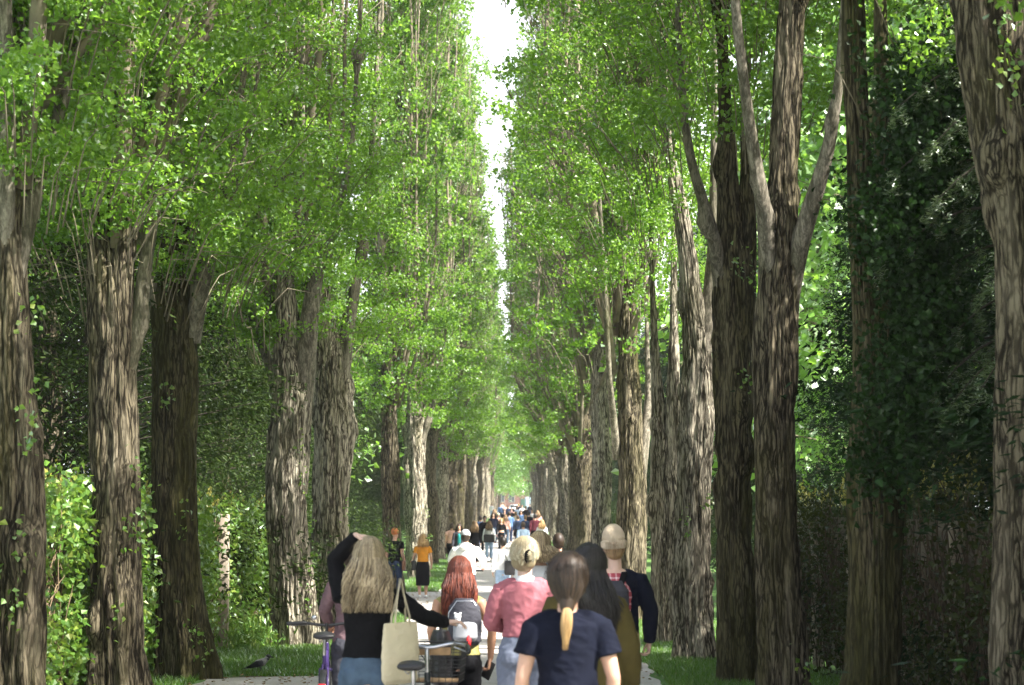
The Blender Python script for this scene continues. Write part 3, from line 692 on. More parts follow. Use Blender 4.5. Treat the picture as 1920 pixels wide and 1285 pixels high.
darks = [(7.9, 12.8, 1.2, 'unseen dark conifer added on the right to shade the edge trunk'), (8.3, 16.2, 1.2, 'unseen dark conifer added beyond the right fence to shade the ivy-wrapped poplar'), (8.6, 19.4, 1.2, 'third unseen dark conifer, added on the right to shade the V-forked trunk'),(7.5, 21.5, 1, 'black-green conifer filling the space right of the ivy-wrapped poplar'),  # first three are unseen, added to shade the lower trunks of the right row
         (7.6, 25.5, 1, 'shadowy conifer behind the gap between the ivy-wrapped trunk and the right edge trunk'),
         (6.6, 32, .62, 'low dark conifer right of the V-forked trunk'),
         (9.4, 21, 1.1, 'dark conifer at far right behind the edge trunk'),
         (8.2, 44, .7, 'conifer low behind the pale Y-forked trunk')]
for q, (x, D, sc, lb) in enumerate(darks): back_tree('conifer_tree', lb, x, D, DK[q % 2], q * 1.7, sc, GD, .62 if sc == 1.2 else sc)
back_tree('lime_tree', 'bright backlit leafy tree shining between the V-forked trunk and the ivy-wrapped trunk', 9.5, 52, LM[0], 0, 1.15)
back_tree('lime_tree', 'second bright leafy tree farther back, above the low dark conifer', 13.5, 66, LM[1], 1, 1.3)
back_tree('lime_tree', 'light green tree behind the fluted trunk pair of the left row', -12.5, 75, LM[1], 1, 1.3)
# a light spruce bough reaching in from the dark conifers
rng = np.random.default_rng(9)
t = thing('spruce_tree', (4.75, 17.8, gz(17.8)), 'conifer with pale sunlit drooping boughs beside the right edge trunk', 'tree')
put('trunk', mk_mesh('trunk', [trunk_part([(0, 0, -.3), (0, 0, 3), (.1, 0, 8), (.1, 0, 13)], [.2, .17, .1, .03], 78, 40, .12, .5, .3)], BARK2), t)
C_, A_, tws = [], [], []
for k in range(70):
    z0 = rng.uniform(3.0, 8.5); a = rng.uniform(math.pi * .7, math.pi * 1.55); L_ = rng.uniform(.9, 1.75)
    d = np.array([math.cos(a), math.sin(a), .1]); tt = np.linspace(0, 1, 8)
    P = np.array([0, 0, z0]) + d * L_ * tt[:, None]; P[:, 2] += .25 * np.sin(tt * 3) - .45 * tt ** 2
    tws.append(tube(P, np.linspace(.02, .005, 8), 4, caps='flat'))
    for j in range(2, 8):
        sd = np.array([-d[1], d[0], -.25])
        for sgn in (-1, 1):
            e = P[j] + (sd * sgn * np.array([1, 1, 1 if sgn > 0 else -1])) * .38 * (1 - j / 11)
            e[2] -= .12
            q = np.linspace(0, 1, 9)[:, None]; pts = P[j] * (1 - q) + e * q
            C_.append(np.repeat(pts, 7, 0) + rng.normal(size=(63, 3)) * .022); A_.append(np.tile((d + sd * sgn * .6) * 1.2, (63, 1)))
put('foliage', mk_mesh('foliage', [leaf_mesh(np.concatenate(C_), .05, rng, .22, .4, .05, np.concatenate(A_), .6)], leafm('spruce_needle', (.05, .085, .03), (.12, .17, .06), (.15, .22, .06), .25, .05), False), t)
put('twigs', mk_mesh('twigs', [merge(tws)], DARKTWIG), t)
# ivy mass on the twin-stemmed poplar: a climber of its own
rng = np.random.default_rng(19)
t = thing('ivy_plant', Wp(1655, 955, 18.3) * [1, 1, 0] + [0, 0, gz(18.3)], 'dark glossy ivy climbing the twin-stemmed poplar on the right', 'plant')
bb = np.array(t.location); C_ = []
for k in range(300):
    py = rng.uniform(110, 760) if k % 5 else rng.uniform(600, 900); u = (py - 60) / 660
    px = rng.normal(1738 + 26 * math.sin(u * 9) - 45 * u, 22 + 26 * abs(math.sin(u * 7 + 1)))
    c = Wp(px, py, 18.2 + rng.normal() * .35) - bb
    C_.append(c + rng.normal(size=(70, 3)) * [.13, .13, .2])
put('foliage', mk_mesh('foliage', [leaf_mesh(np.concatenate(C_), .06, rng, .85, .5)], leafm('ivy_leaf', (.007, .020, .004), (.018, .045, .008), (.03, .08, .01), .25, .02, fr=.05), False), t)
rs = [tube(np.array([Wp(1625 + 12 * j, 1290 - 0, 18.3) - bb - [0, .27, 0], Wp(1630 + 9 * j, 1000, 18.3) - bb - [0, .25, 0], Wp(1628 + 14 * j, 700, 18.3) - bb - [0, .2, 0], Wp(1620 + 25 * j, 350, 18.3) - bb]), [.011, .01, .009, .006], 6) for j in range(3)]
put('stems', mk_mesh('stems', [merge(rs)], BARK2), t)

# end of the avenue
back_tree('lime_tree', 'light green tree arching over the far end of the path from the left', -4.6, 300, LM[0], .5, 1.15)
back_tree('lime_tree', 'light green tree arching over the far end of the path from the right', 5.4, 312, LM[1], 2.5, 1.2)
back_tree('lime_tree', 'rounded green tree closing the view at the end of the path', -2.8, 392, LM[0], 3.5, 1.25)
back_tree('lime_tree', 'green tree right of the brick building at the end of the path', 7.0, 396, LM[1], 4.5, 1.2)
back_tree('beech_tree', 'copper-leaved tree showing purple at the foot of the sky gap', 3, 440, CB, 0, 1.0)
for q in range(10): back_tree('lime_tree', 'one of the trees standing across the far end beyond the brick building', -60 + q * 13, 455 + (q % 3) * 6, LM[q % 2], q, 1.7, 'trees beyond the end of the avenue')

# ------------------------------------------------------------------ vine-covered fences
BOARD = simple('weathered_post', (.30, .25, .19), .9, .25, 12, .5, 40, stretch=(1, 1, .1))
def fence(x, y0, y1, h, label, lm, nleaf, seed, posts, tw_mat, dens=1.0, group=None):
    rng = np.random.default_rng(seed)
    t = thing('vine_covered_fence', (x, y0, gz(y0)), label, 'fence', group)
    for yp in posts:
        z = gz(yp) - gz(y0)
        obj('post', [box((.0, yp - y0, z + (h - .22) / 2 - .15), (.13, .15, h - .1), None, .012)], BOARD, t)
    if x < 0: obj('post', [box((.30, 32.6 - y0, gz(32.6) - gz(y0) + .98), (.15, .13, 2.2), None, .012)], BOARD, t)
    obj('panel', [box((-.10 if x < 0 else .10, (y1 - y0) / 2 + .02 * k, 0 + h * .1 * (k + .5) * 1.0 - .1), (.02, (y1 - y0) - .1, h * .1 - .012)) for k in range(9)], simple('fence_board', (.12, .10, .07), .95, .3, 6, stretch=(1, .2, 3)), t, False)
    tws = []
    for k in range(int(260 * dens * (y1 - y0) / 10)):
        yy = rng.uniform(0, y1 - y0); zb = gz(y0 + yy) - gz(y0); P = [np.array([rng.normal() * .09, yy, zb + rng.uniform(-.1, 1)])]
        for j in range(6): P.append(P[-1] + np.array([rng.normal() * .05, rng.normal() * .14, rng.uniform(.08, .34)]))
        P = np.array(P); P[:, 2] = np.minimum(P[:, 2], zb + h + .1 + rng.random() * .25); tws.append(tube(P, np.linspace(.011, .004, 7), 3, caps='flat'))
    obj('stems', [merge(tws)], tw_mat, t)
    C = []; n = int(nleaf * (y1 - y0) / 10 / 24)
    for k in range(n):
        yy = rng.uniform(0, y1 - y0); zz = h * rng.random() ** .75 + .06
        if math.sin(yy * 2.3 + seed) + math.sin(zz * 3.1 + yy) + rng.normal() * .6 < -.25: continue
        if x < 0 and abs(yy + y0 - 32.4) < .75 and rng.random() < .85: continue
        sd = 1 if x < 0 else -1
        c = np.array([sd * (.16 + rng.random() * .18), yy, zz + gz(y0 + yy) - gz(y0)])
        C.append(c + rng.normal(size=(24, 3)) * [.09, .13, .13])
    obj('leaves', [leaf_mesh(np.concatenate(C), .078 if x < 0 else .055, rng, .85, .5)], lm, t, False)
    # young shoots standing up along the top
    C = []; A = []
    for k in range(int(46 * (y1 - y0) / 10)):
        yy = rng.uniform(0, y1 - y0); p = np.array([rng.normal() * .1, yy, h + gz(y0 + yy) - gz(y0)]); L_ = rng.uniform(.08, .35)
        q = np.linspace(0, 1, 16)[:, None]; C.append(p + np.array([rng.normal() * .05, rng.normal() * .05, L_]) * q + rng.normal(size=(16, 3)) * .022); A.append(np.tile([0, 0, 1.3], (16, 1)))
    obj('shoots', [leaf_mesh(np.concatenate(C), .06, rng, .5, 0, .1, np.concatenate(A), .7)], leafm('young_shoot', (.25, .26, .05), (.40, .36, .08), (.5, .45, .1), .35, .03), t, False)
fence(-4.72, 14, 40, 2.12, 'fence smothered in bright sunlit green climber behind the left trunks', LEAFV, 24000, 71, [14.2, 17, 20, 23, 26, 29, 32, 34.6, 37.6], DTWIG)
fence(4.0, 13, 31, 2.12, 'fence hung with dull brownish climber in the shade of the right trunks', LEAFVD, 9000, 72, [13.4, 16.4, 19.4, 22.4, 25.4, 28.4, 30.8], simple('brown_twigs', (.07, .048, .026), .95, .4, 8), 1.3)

# grass blades
rng = np.random.default_rng(5)
def blades(n, x0, x1, y0, y1, seed, h=.07):
    rng = np.random.default_rng(seed); x = rng.uniform(x0, x1, n); y = rng.uniform(y0, y1, n)
    keep = (np.sin(x * 3.1 + y * .7) + np.sin(y * 1.9 - x) + rng.normal(size=n) * .8) > -1.1
    x, y = x[keep], y[keep]; k = len(x); z = np.interp(y, _gt, _gv)
    hh = h * rng.uniform(.5, 1.6, k); a = rng.uniform(0, 6.28, k); w_ = .006 + y * .00012; lx, ly = rng.normal(size=(2, k)) * hh * .45
    B = np.stack([x, y, z - .005], -1); s_ = np.stack([np.cos(a) * w_, np.sin(a) * w_, 0 * a], -1)
    V = np.stack([B - s_, B + s_, B + np.stack([lx, ly, hh], -1)], 1).reshape(-1, 3)
    return V, [np.arange(3 * k).reshape(-1, 3)]
g = obj('grass', [blades(95000, -4.6, -2.2, 26.7, 46.3, 1), blades(26000, -3.4, -2.2, 61.2, 100, 2, .09), blades(110000, 1.8, 3.9, 17, 45, 3), blades(26000, 1.8, 3.2, 45, 90, 4, .09), blades(12000, -5.2, -3.8, 17, 26.2, 6)], GRASSM, None, False)
tag(g, 'short mown grass between the tree bases on both sides of the path', 'grass', None, 'stuff')
rng = np.random.default_rng(15); n_ = 5200
x = np.concatenate([rng.uniform(-4.6, -1.9, n_ // 2), rng.uniform(1.4, 3.9, n_ // 2)]); y = 16 + 60 * rng.random(n_) ** 1.6
C = np.stack([x, y, np.interp(y, _gt, _gv) + .03], -1); V, Q_ = leaf_mesh(C, .06, rng, .8, 0, .2); V[:, 2] = np.repeat(C[:, 2], 4) + (V[:, 2] - np.repeat(C[:, 2], 4)) * .35
tag(obj('leaf_litter', [(V, Q_)], leafm('dry_leaf', (.14, .09, .04), (.30, .22, .11), (.3, .2, .1), .2, .03, fr=.1), None, False), 'dry fallen leaves and catkins scattered on grass and path edges', 'leaf litter', None, 'stuff')
# low plants at the foot of the fence by the crow
t = thing('weed_clump', (-4.15, 33.2, gz(33.2)), 'tuft of bright weeds at the foot of the left fence above the crow', 'plant')
rng = np.random.default_rng(8); C = rng.normal(size=(1400, 3)) * [.22, .5, .14] + [0, 0, .18]; A = np.tile([0, 0, 1.2], (1400, 1))
obj('leaves', [leaf_mesh(C, .12, rng, .35, 0, .1, A, .8)], LEAFV, t, False)

# ================================================================== people
SK = skinm('skin', (.52, .31, .22)); SKT = skinm('skin_tanned', (.44, .24, .15)); SKP = skinm('skin_pale', (.60, .40, .31))
H_BLOND = hairm('hair_ash_blonde', (.07, .048, .026), (.44, .355, .22)); H_RED = hairm('hair_auburn', (.04, .009, .006), (.20, .050, .026))
H_PLAT = hairm('hair_platinum', (.26, .21, .12), (.55, .48, .33)); H_BRN = hairm('hair_brown', (.009, .006, .004), (.050, .031, .019))
H_BLK = hairm('hair_black', (.008, .007, .007), (.03, .026, .025)); H_GOLD = hairm('hair_golden', (.24, .14, .05), (.50, .33, .15)); H_LBR = hairm('hair_light_brown', (.12, .07, .035), (.32, .21, .11))
C_BLK = cloth('black_cotton', (.0045, .0045, .0055)); C_NAVY = cloth('navy_cotton', (.005, .0065, .015)); C_PINK = cloth('pink_knit', (.36, .125, .145)); C_OLIVE = cloth('olive_cloth', (.066, .052, .017))
C_JEAN = cloth('blue_denim', (.065, .10, .145), .85, .3); C_GREYJ = cloth('grey_denim', (.18, .20, .26)); C_KHAKI = cloth('khaki_cotton', (.42, .31, .18)); C_MAUVE = cloth('mauve_knit', (.16, .10, .11))
C_WHITE = cloth('white_cotton', (.74, .74, .74)); C_CREAM = cloth('cream_canvas', (.56, .50, .35), .9, .08); C_ORANGE = cloth('orange_cotton', (.62, .25, .03)); C_TEAL = cloth('teal_cotton', (.03, .28, .27))
C_LBLUE = cloth('light_blue_cotton', (.34, .46, .62)); C_BLUE = cloth('blue_cotton', (.09, .16, .30)); C_DBLUE = cloth('dark_blue_cotton', (.03, .045, .09)); C_RED = cloth('dark_red_cotton', (.09, .02, .03)); C_GREY = cloth('grey_cotton', (.30, .31, .33)); C_BEANIE = cloth('beige_rib_knit', (.50, .41, .30)); C_YEL = cloth('yellow_green_cotton', (.30, .27, .10)); C_PEACH = cloth('peach_cotton', (.62, .36, .30)); C_DGREY = cloth('charcoal_cotton', (.05, .05, .06)); C_RUST = cloth('rust_knit', (.40, .14, .05))
BLKP = simple('black_plastic', (.012, .012, .013), .4, .1); STEEL = simple('steel', (.55, .56, .58), .28, .05, metal=1); RUBBER = simple('rubber', (.02, .02, .02), .8, .15)
LEATHER = simple('black_leather', (.014, .013, .014), .45, .2, 20, .2, 80); PURPLE = simple('purple_paint', (.045, .028, .11), .3, .1); DARKP = simple('dark_paint', (.02, .025, .03), .3, .1); WICKER = simple('basket_wood', (.38, .24, .12), .7, .25, 20)
WHITES = simple('white_rubber', (.7, .7, .7), .6, .06); EYEM = simple('eye_dark', (.02, .015, .012), .2, .1); LIPM = simple('lips', (.35, .12, .10), .5, .1)
# plaid shirt
m, n, l, b = new_mat('red_plaid'); tc = n.new('ShaderNodeTexCoord'); sp = n.new('ShaderNodeSeparateXYZ'); l.new(tc.outputs['Object'], sp.inputs[0])
def saw(o, f, th):
    a = n.new('ShaderNodeMath'); a.operation = 'MULTIPLY'; a.inputs[1].default_value = f; l.new(o, a.inputs[0])
    c = n.new('ShaderNodeMath'); c.operation = 'FRACT'; l.new(a.outputs[0], c.inputs[0])
    d = n.new('ShaderNodeMath'); d.operation = 'GREATER_THAN'; d.inputs[1].default_value = th; l.new(c.outputs[0], d.inputs[0]); return d.outputs[0]
ad = n.new('ShaderNodeMath'); ad.operation = 'ADD'; l.new(saw(sp.outputs[0], 22, .72), ad.inputs[0]); l.new(saw(sp.outputs[2], 20, .72), ad.inputs[1])
dv = n.new('ShaderNodeMath'); dv.operation = 'MULTIPLY'; dv.inputs[1].default_value = .5; l.new(ad.outputs[0], dv.inputs[0])
r = ramp(n, [(0, (.34, .05, .07)), (.5, (.52, .26, .28)), (1, (.75, .62, .60))]); l.new(dv.outputs[0], r.inputs[0]); l.new(r.outputs[0], b.inputs['Base Color']); b.inputs['Roughness'].default_value = .9
PLAID = m

def otube(P, R, Ry, side, n=12):
    """flattened tube whose wide axis follows `side`"""
    P = np.asarray(P, float); T = np.gradient(P, axis=0); T /= np.linalg.norm(T, axis=1, keepdims=True)
    rings = []; th = np.arange(n) / n * 2 * np.pi
    pts = [(P[0] - T[0] * Ry[0] * .8, .45, T[0], R[0], Ry[0])] + [(p, 1, t, a, b_) for p, t, a, b_ in zip(P, T, R, Ry)] + [(P[-1] + T[-1] * Ry[-1] * .8, .45, T[-1], R[-1], Ry[-1])]
    V = []
    for p, k, t, a, b_ in pts:
        A = nrm(side - t * np.dot(side, t)); B = np.cross(t, A)
        V.append(p + A * (a * k * np.cos(th))[:, None] + B * (b_ * k * np.sin(th))[:, None])
    m_ = len(V); V = np.concatenate(V)
    i = np.arange(m_ - 1)[:, None] * n; j = np.arange(n)[None, :]; j2 = (j + 1) % n
    Q = np.stack([i + j, i + j2, i + n + j2, i + n + j], -1).reshape(-1, 4)
    V = np.concatenate([V, [pts[0][0], pts[-1][0]]]); jj = np.arange(n)
    return V, [Q, np.stack([np.full(n, m_ * n), (jj + 1) % n, jj], -1), np.stack([np.full(n, m_ * n + 1), (m_ - 1) * n + jj, (m_ - 1) * n + (jj + 1) % n], -1)]
def hand_parts(w, d, nrm_, sgn, curl=.35):
    """palm, four unequal curled fingers and a thumb leaving the side of the palm; nrm_ points out of the palm"""
    w = np.array(w, float); d = nrm(d); n_ = nrm(nrm_ - d * np.dot(nrm_, d)); s = np.cross(d, n_) * sgn       # towards the thumb
    out = [otube([w - d * .01, w + d * .03, w + d * .065, w + d * .09], [.026, .036, .040, .038], [.019, .017, .015, .012], s)]
    for k, (o, L_, r_) in enumerate(((.029, .068, .0085), (.0098, .078, .0088), (-.0098, .072, .0084), (-.029, .056, .0076))):
        p = w + d * (.086 - abs(o) * .25) + s * o; a = .12; dd = nrm(d + s * o * 2.2); P = [p - dd * .015, p]
        for q in range(3):
            a += curl * (.7 + .25 * q) * (1 + .12 * k); p = p + (dd * math.cos(a) + n_ * math.sin(a)) * L_ * (.42, .32, .26)[q]; P.append(p)
        out.append(tube(P, [r_ * 1.05, r_ * 1.05, r_, r_ * .9, r_ * .78], 8))
    p = w + d * .022 + s * .026; P = [p, p + nrm(d * .55 + s * .8 + n_ * .25) * .036]; P.append(P[-1] + nrm(d * .85 + s * .4 + n_ * .35) * .030); P.append(P[-1] + nrm(d + n_ * .4) * .022)
    out.append(tube(P, [.014, .0115, .0098, .008], 8))
    return out
def arm_default(sd, swing=0.0): return (sd * .225, -.03 + swing * .3, 1.115), (sd * .245, .05 + swing, .875), (0, .15 + swing * .3, -1), (-sd, 0, 0), .4

class Person:
    def __init__(self, px, D, H, label, rz=0, male=False, skin=None, vox=.02, arms=None, stride=.12, headrot=(0, 0, 0), group=None, curl=.35, lean=0, x=None, dz=0, legs=None, widen=1.0):
        X = Wp(px, 955, D)[0] if x is None else x
        self.k = k = H / 1.72; self.vox = vox; self.male = male; self.widen = widen
        self.t = thing('person', (X, D, gz(D) + dz), label, 'person', group, rz)
        self.skin = skin or SK; self.hr = headrot; sw = .192 if male else .172
        wv = 1.10 if male else 1.0; self.wv = wv * widen
        self.tor = [(z, a * (1 if z < 1.0 and not male else wv) * widen * (.93 if male and z < 1.0 else 1), b_ * widen) for z, a, b_ in ((.80, .15, .105), (.86, .168, .12), (.93, .165, .118), (1.02, .136, .10) if not male else (1.02, .145, .105), (1.12, .122, .092) if not male else (1.12, .142, .10), (1.22, .14, .10), (1.31, .155, .102), (1.37, .158, .088), (1.405, .125, .07), (1.44, .062, .054))]
        self.sh = [np.array([s_ * sw, 0, 1.358]) for s_ in (-1, 1)]
        A = arms or {}
        self.arm = []
        for q, sd in enumerate((-1, 1)):
            e, w_, hd, pn, cu = A.get('LR'[q], arm_default(sd, stride * (.6 if q else -.6)))
            self.arm.append((np.array(e, float), np.array(w_, float), np.array(hd, float), np.array(pn, float), cu))
        if legs: self.leg = legs
        else:
            self.leg = []
            for sd in (-1, 1):
                st_ = stride * sd
                self.leg.append((np.array([sd * .088, 0, .86]), np.array([sd * .095, .03 + st_ * .7, .48]), np.array([sd * .09, -.02 + st_ * 1.3, .09 + max(0, -st_) * .25])))
        # body skin: one continuous surface
        parts = [loft([((0, 0, z), a, b_) for z, a, b_ in self.tor]), *self.head_parts()]
        parts.append(tube([(0, -.012, 1.38), (0, -.008, 1.45), (0, .008, 1.53)], [.062, .053, .052], 14))
        for q in (0, 1):
            sd = -1 if q == 0 else 1
            e, w_, hd, pn, cu = self.arm[q]
            parts.append(tube([self.sh[q] * [.75, 1, 1.0], self.sh[q], (self.sh[q] + e) / 2, e], [.045, .050 * wv, .046 * wv, .037 * wv], 14))
            parts.append(tube([e, e * .65 + w_ * .35, w_], [.037 * wv, .038 * wv, .025 * wv], 14))
            parts += hand_parts(w_, hd, pn, sd * (1 if True else -1), cu)
            h, kn, an = self.leg[q]
            parts.append(tube([h, h * .5 + kn * .5, kn], [.088, .074, .055], 14)); parts.append(tube([kn, kn * .65 + an * .35, an], [.055, .056, .036], 14))
            parts.append(otube([an + [0, -.05, -.045], an + [0, .03, -.045], an + [0, .13, -.068], an + [0, .17, -.072]], [.032, .038, .043, .034], [.036, .035, .02, .015], np.array([1., 0, 0])))
        self.body = self.add('body', fuse('body', [(p[0] * k, p[1]) for p in parts], vox * .62 if vox > .01 else .0052, 3 if vox > .01 else 2, self.skin))
        # face
        e_ = [self.hm(ell((s_ * .031, .100, 1.602), (.013, .010, .0075), 8, 6)) for s_ in (-1, 1)]
        self.part('eyes', e_, EYEM); self.part('mouth', [self.hm(ell((0, .108, 1.535), (.024, .008, .007), 8, 6))], LIPM)
    def hm(self, part):
        if not any(self.hr): return part
        c = np.array([0, 0, 1.50]); return (part[0] - c) @ np.array(Euler(self.hr).to_matrix()).T + c, part[1]
    def head_parts(self):
        P = [ell((0, .0, 1.612), (.074, .092, .103), 20, 14), ell((0, .035, 1.555), (.058, .068, .070), 16, 10), ell((0, .072, 1.520), (.030, .030, .026), 12, 8),
             tube([(0, .096, 1.600), (0, .113, 1.566)], [.009, .014], 8), ell((0, .088, 1.618), (.05, .012, .010), 10, 6)]
        for s_ in (-1, 1): P.append(ell((s_ * .075, -.005, 1.588), (.010, .018, .030), 8, 8))
        return [self.hm(p) for p in P]
    def add(self, name, me): return put(name, me, self.t)
    def part(self, name, parts, mat, smooth=True): return obj(name, [merge([(np.asarray(p[0]) * self.k, p[1]) for p in parts])], mat, self.t, smooth)
    def fused(self, name, parts, mat, smooth=3, disp=0, v=None): return self.add(name, fuse(name, [(np.asarray(p[0]) * self.k, p[1]) for p in parts], v or max(.008, self.vox * .7), smooth, mat, disp, len(name) + int(self.t.location.y * 10)))
    def top(self, name, mat, sleeve='short', hem=.90, infl=.014, neck=1.425, armmat=None, collar=0, flare=.0, shoulders=True):
        T = self.tor; zz = np.array([t[0] for t in T]); ra = np.array([t[1] for t in T]); rb = np.array([t[2] for t in T])
        zs = np.concatenate([[hem], np.arange(math.ceil(hem * 20) / 20 + .01, neck - .02, .045), [neck]])
        rings = []
        for z in zs:
            f = infl + flare * max(0, 1.15 - z); nk = 1 if z < 1.40 else .92
            rings.append(((0, -.004, z), np.interp(z, zz, ra) * nk + f + (.008 if .98 < z < 1.2 else 0), np.interp(z, zz, rb) * nk + f))
        parts = [loft(rings, 28)]
        for q in (0, 1):
            e, w_ = self.arm[q][:2]; sh = self.sh[q]; i = infl
            if sleeve == 'none': continue
            rr = [.042 + i * .6, .051 * self.wv + i * .7, .047 * self.wv + i * 1.1, .038 * self.wv + i]
            if sleeve == 'short':
                m_ = sh * .42 + e * .58; parts.append(tube([sh * [.72, 1, 1], sh, m_], [rr[0], rr[1], .050 * self.wv + i * 1.4], 16, caps='flat'))
            else:
                el = sh * .5 + e * .5
                parts.append(tube([sh * [.72, 1, 1], sh, el, e], [rr[0], rr[1], rr[2], rr[3]], 16)); w2 = w_ + nrm(w_ - e) * .005
                parts.append(tube([e, e * .6 + w2 * .4, w2], [rr[3], .040 * self.wv + i, .028 * self.wv + i * .8], 16, caps='flat'))
        for s_ in (-1, 1):                          # shoulder slope
            parts.append(tube([(s_ * .035, -.006, neck - .028), (s_ * .10, -.004, 1.392), (s_ * .158, 0, 1.362)], [.030 + infl, .034 + infl, .036 + infl], 14))
        if collar: parts.append(tube([(0, -.006, 1.40), (0, 0, 1.40 + collar)], [.072 + infl * .6, .066 + infl * .5], 20, caps='flat'))
        return self.fused(name, parts, mat, 2, .005 if self.vox < .012 else 0)
    def pants(self, mat, infl=.012, name='trousers', top=1.0, cut=.10):
        T = self.tor; zz = np.array([t[0] for t in T]); ra = np.array([t[1] for t in T]); rb = np.array([t[2] for t in T])
        rings = [((0, 0, z), np.interp(z, zz, ra) + infl * (.7 if z > .95 else 1), np.interp(z, zz, rb) + infl * (.7 if z > .95 else 1)) for z in (.82, .88, .94, .98, top)]
        parts = [loft(rings, 26)]
        if not self.male or True:
            for s_ in (-1, 1): parts.append(ell((s_ * .07, -.055, .87), (.082 + infl, .075 + infl, .09), 14, 10))
        for h, kn, an in self.leg:
            a2 = kn + (an - kn) * (1 - cut)
            parts.append(tube([h, h * .5 + kn * .5, kn], [.09 + infl, .078 + infl, .058 + infl], 16)); parts.append(tube([kn, kn * .6 + a2 * .4, a2], [.058 + infl, .058 + infl, .044 + infl * 1.2], 16, caps='flat'))
        return self.fused(name, parts, mat, 2, .005 if self.vox < .012 else 0)
    def skirt(self, mat, hem=.35, wide=.2):
        return self.fused('skirt', [loft([((0, 0, hem), wide, wide * .8), ((0, 0, .6), .19, .15), ((0, 0, .86), .182, .135), ((0, 0, .96), .165, .12), ((0, 0, 1.03), .142, .108)], 30)], mat, 2)
    def shoes(self, mat):
        for h, kn, an in self.leg:
            self.fused('shoe', [otube([an + [0, -.055, -.05], an + [0, .02, -.045], an + [0, .13, -.062], an + [0, .185, -.068]], [.038, .044, .050, .040], [.04, .042, .028, .020], np.array([1., 0, 0]))], mat, 1, v=max(.01, self.vox * .6))
    def hair(self, mat, kind='short', length=.3, n=700, vol=.016, sweep=(0, 0), spread=1.0, wave=.012, seed=1, tail=None):
        rng = np.random.default_rng(seed); near = self.vox < .012
        hc = np.array([0, -.006, 1.612]); R = np.array([.074, .094, .103]) + vol
        cap = [ell(hc + [0, -.014, .010], R * [1, .95, 1.0], 22, 14)]
        if kind != 'short': cap.append(ell(hc + [0, -.035, -.05], (R[0] * .98, .062, .075), 16, 10))
        else: cap.append(ell(hc + [0, -.03, -.045], (R[0] * .93, .062, .06), 16, 10))
        strands = []
        def head_path(phi, th0, th1, m_=7, lift=1.0):
            th = np.linspace(th0, th1, m_)
            return hc + np.stack([np.sin(th) * math.sin(phi) * R[0] * lift, -np.sin(th) * math.cos(phi) * R[1] * lift, np.cos(th) * R[2] * lift], -1)
        if kind == 'long':
            rings = []
            for t_ in np.linspace(0, 1, 8):
                z = 1.60 - t_ * length * .66; w_ = R[0] * (1 + .22 * spread * min(1, t_ * 2)) * (1 - .18 * max(0, t_ - .8) * 5); rings.append(((sweep[0] * t_ ** 1.3, -.055 - .07 * min(1, t_ * 1.6) + sweep[1] * t_, z), w_, .05 + .012 * math.sin(t_ * 3)))
            cap.append((lambda q: q)(loft(rings[::-1], 22)))
            for k in range(n if near else 150):
                phi = rng.uniform(-2.0, 2.0); P = head_path(phi, .12 + rng.random() * .3, 1.55, 7, 1.03 + rng.random() * .06)
                L_ = length * rng.uniform(.62, 1.12); e = P[-1]; m_ = 11; t_ = np.linspace(0, 1, m_)[1:]
                x1 = e[0] * (1 + .45 * spread * rng.uniform(.7, 1.15)) * (.92 if abs(phi) < 1 else 1)
                y1 = -.135 - .02 * math.cos(phi) + rng.normal() * .012
                if abs(phi) > 1.5: y1 = -.06 + rng.normal() * .02
                ph = rng.random() * 6.28; wv_ = wave * rng.uniform(.5, 1.4)
                x = e[0] + (x1 - e[0]) * np.minimum(1, t_ * 2) + wv_ * np.sin(t_ * 11 * (length / .35) + ph) * t_ + sweep[0] * t_ ** 1.3
                y = e[1] + (y1 - e[1]) * np.minimum(1, t_ * 1.8) ** .8 + wv_ * .6 * np.cos(t_ * 9 + ph) * t_ + sweep[1] * t_
                z = e[2] - t_ * (L_ - .0)
                P = np.concatenate([P, np.stack([x, y, z], -1)])
                r_ = np.linspace(.0034, .0034, len(P)); r_[-4:] = [.003, .0025, .0018, .0008]
                strands.append(tube(P, r_ * (1.25 if near else 3), 4, caps='flat'))
        elif kind in ('tail', 'bun'):
            g = np.array(tail if tail is not None else (0, -.105, 1.50)); cap.append(tube([hc + [0, -.06, -.05], g], [.064 if kind == 'tail' else .055, .040 if kind == 'tail' else .03], 14))
            for k in range(n if near else 100):
                phi = rng.uniform(-2.3, 2.3); P = head_path(phi, .15 + rng.random() * .5, 1.35 + rng.random() * .35, 7, 1.02 + rng.random() * .05); t_ = np.linspace(0, 1, 6)[1:, None]
                e = P[-1]; c1 = e + np.array([0, -.02, -.05]); Q = (1 - t_) ** 2 * e + 2 * (1 - t_) * t_ * c1 + t_ ** 2 * (g + rng.normal(size=3) * .008)
                P = np.concatenate([P, Q]); strands.append(tube(P, .0036 if near else .008, 4, caps='flat'))
        elif near or kind == 'curly':
            for k in range(n):
                phi = rng.uniform(-2.6, 2.6); th = rng.uniform(.1, 1.5 if abs(phi) > 1.2 else 1.9); P = head_path(phi, th, th + .35, 4, 1.0 + rng.random() * .05)
                P[-1] += rng.normal(size=3) * .008; strands.append(tube(P, [.004, .004, .003, .001], 4, caps='flat'))
        if near:                                     # flyaway hairs
            for k in range(90):
                phi = rng.uniform(-2.4, 2.4); P = head_path(phi, .2 + rng.random() * .9, 1.0 + rng.random() * .8, 8, 1.0) * 1.0
                f = np.linspace(0, 1, 8)[:, None]; P = P + (P - hc) * (.03 + f * rng.uniform(.04, .22)) + rng.normal(size=3) * .006 * f; strands.append(tube(P, np.linspace(.0016, .0008, 8), 3, caps='flat'))
        self.haircap = self.fused('hair', [self.hm(p) for p in cap], mat, 3, v=max(.008, self.vox * .6))
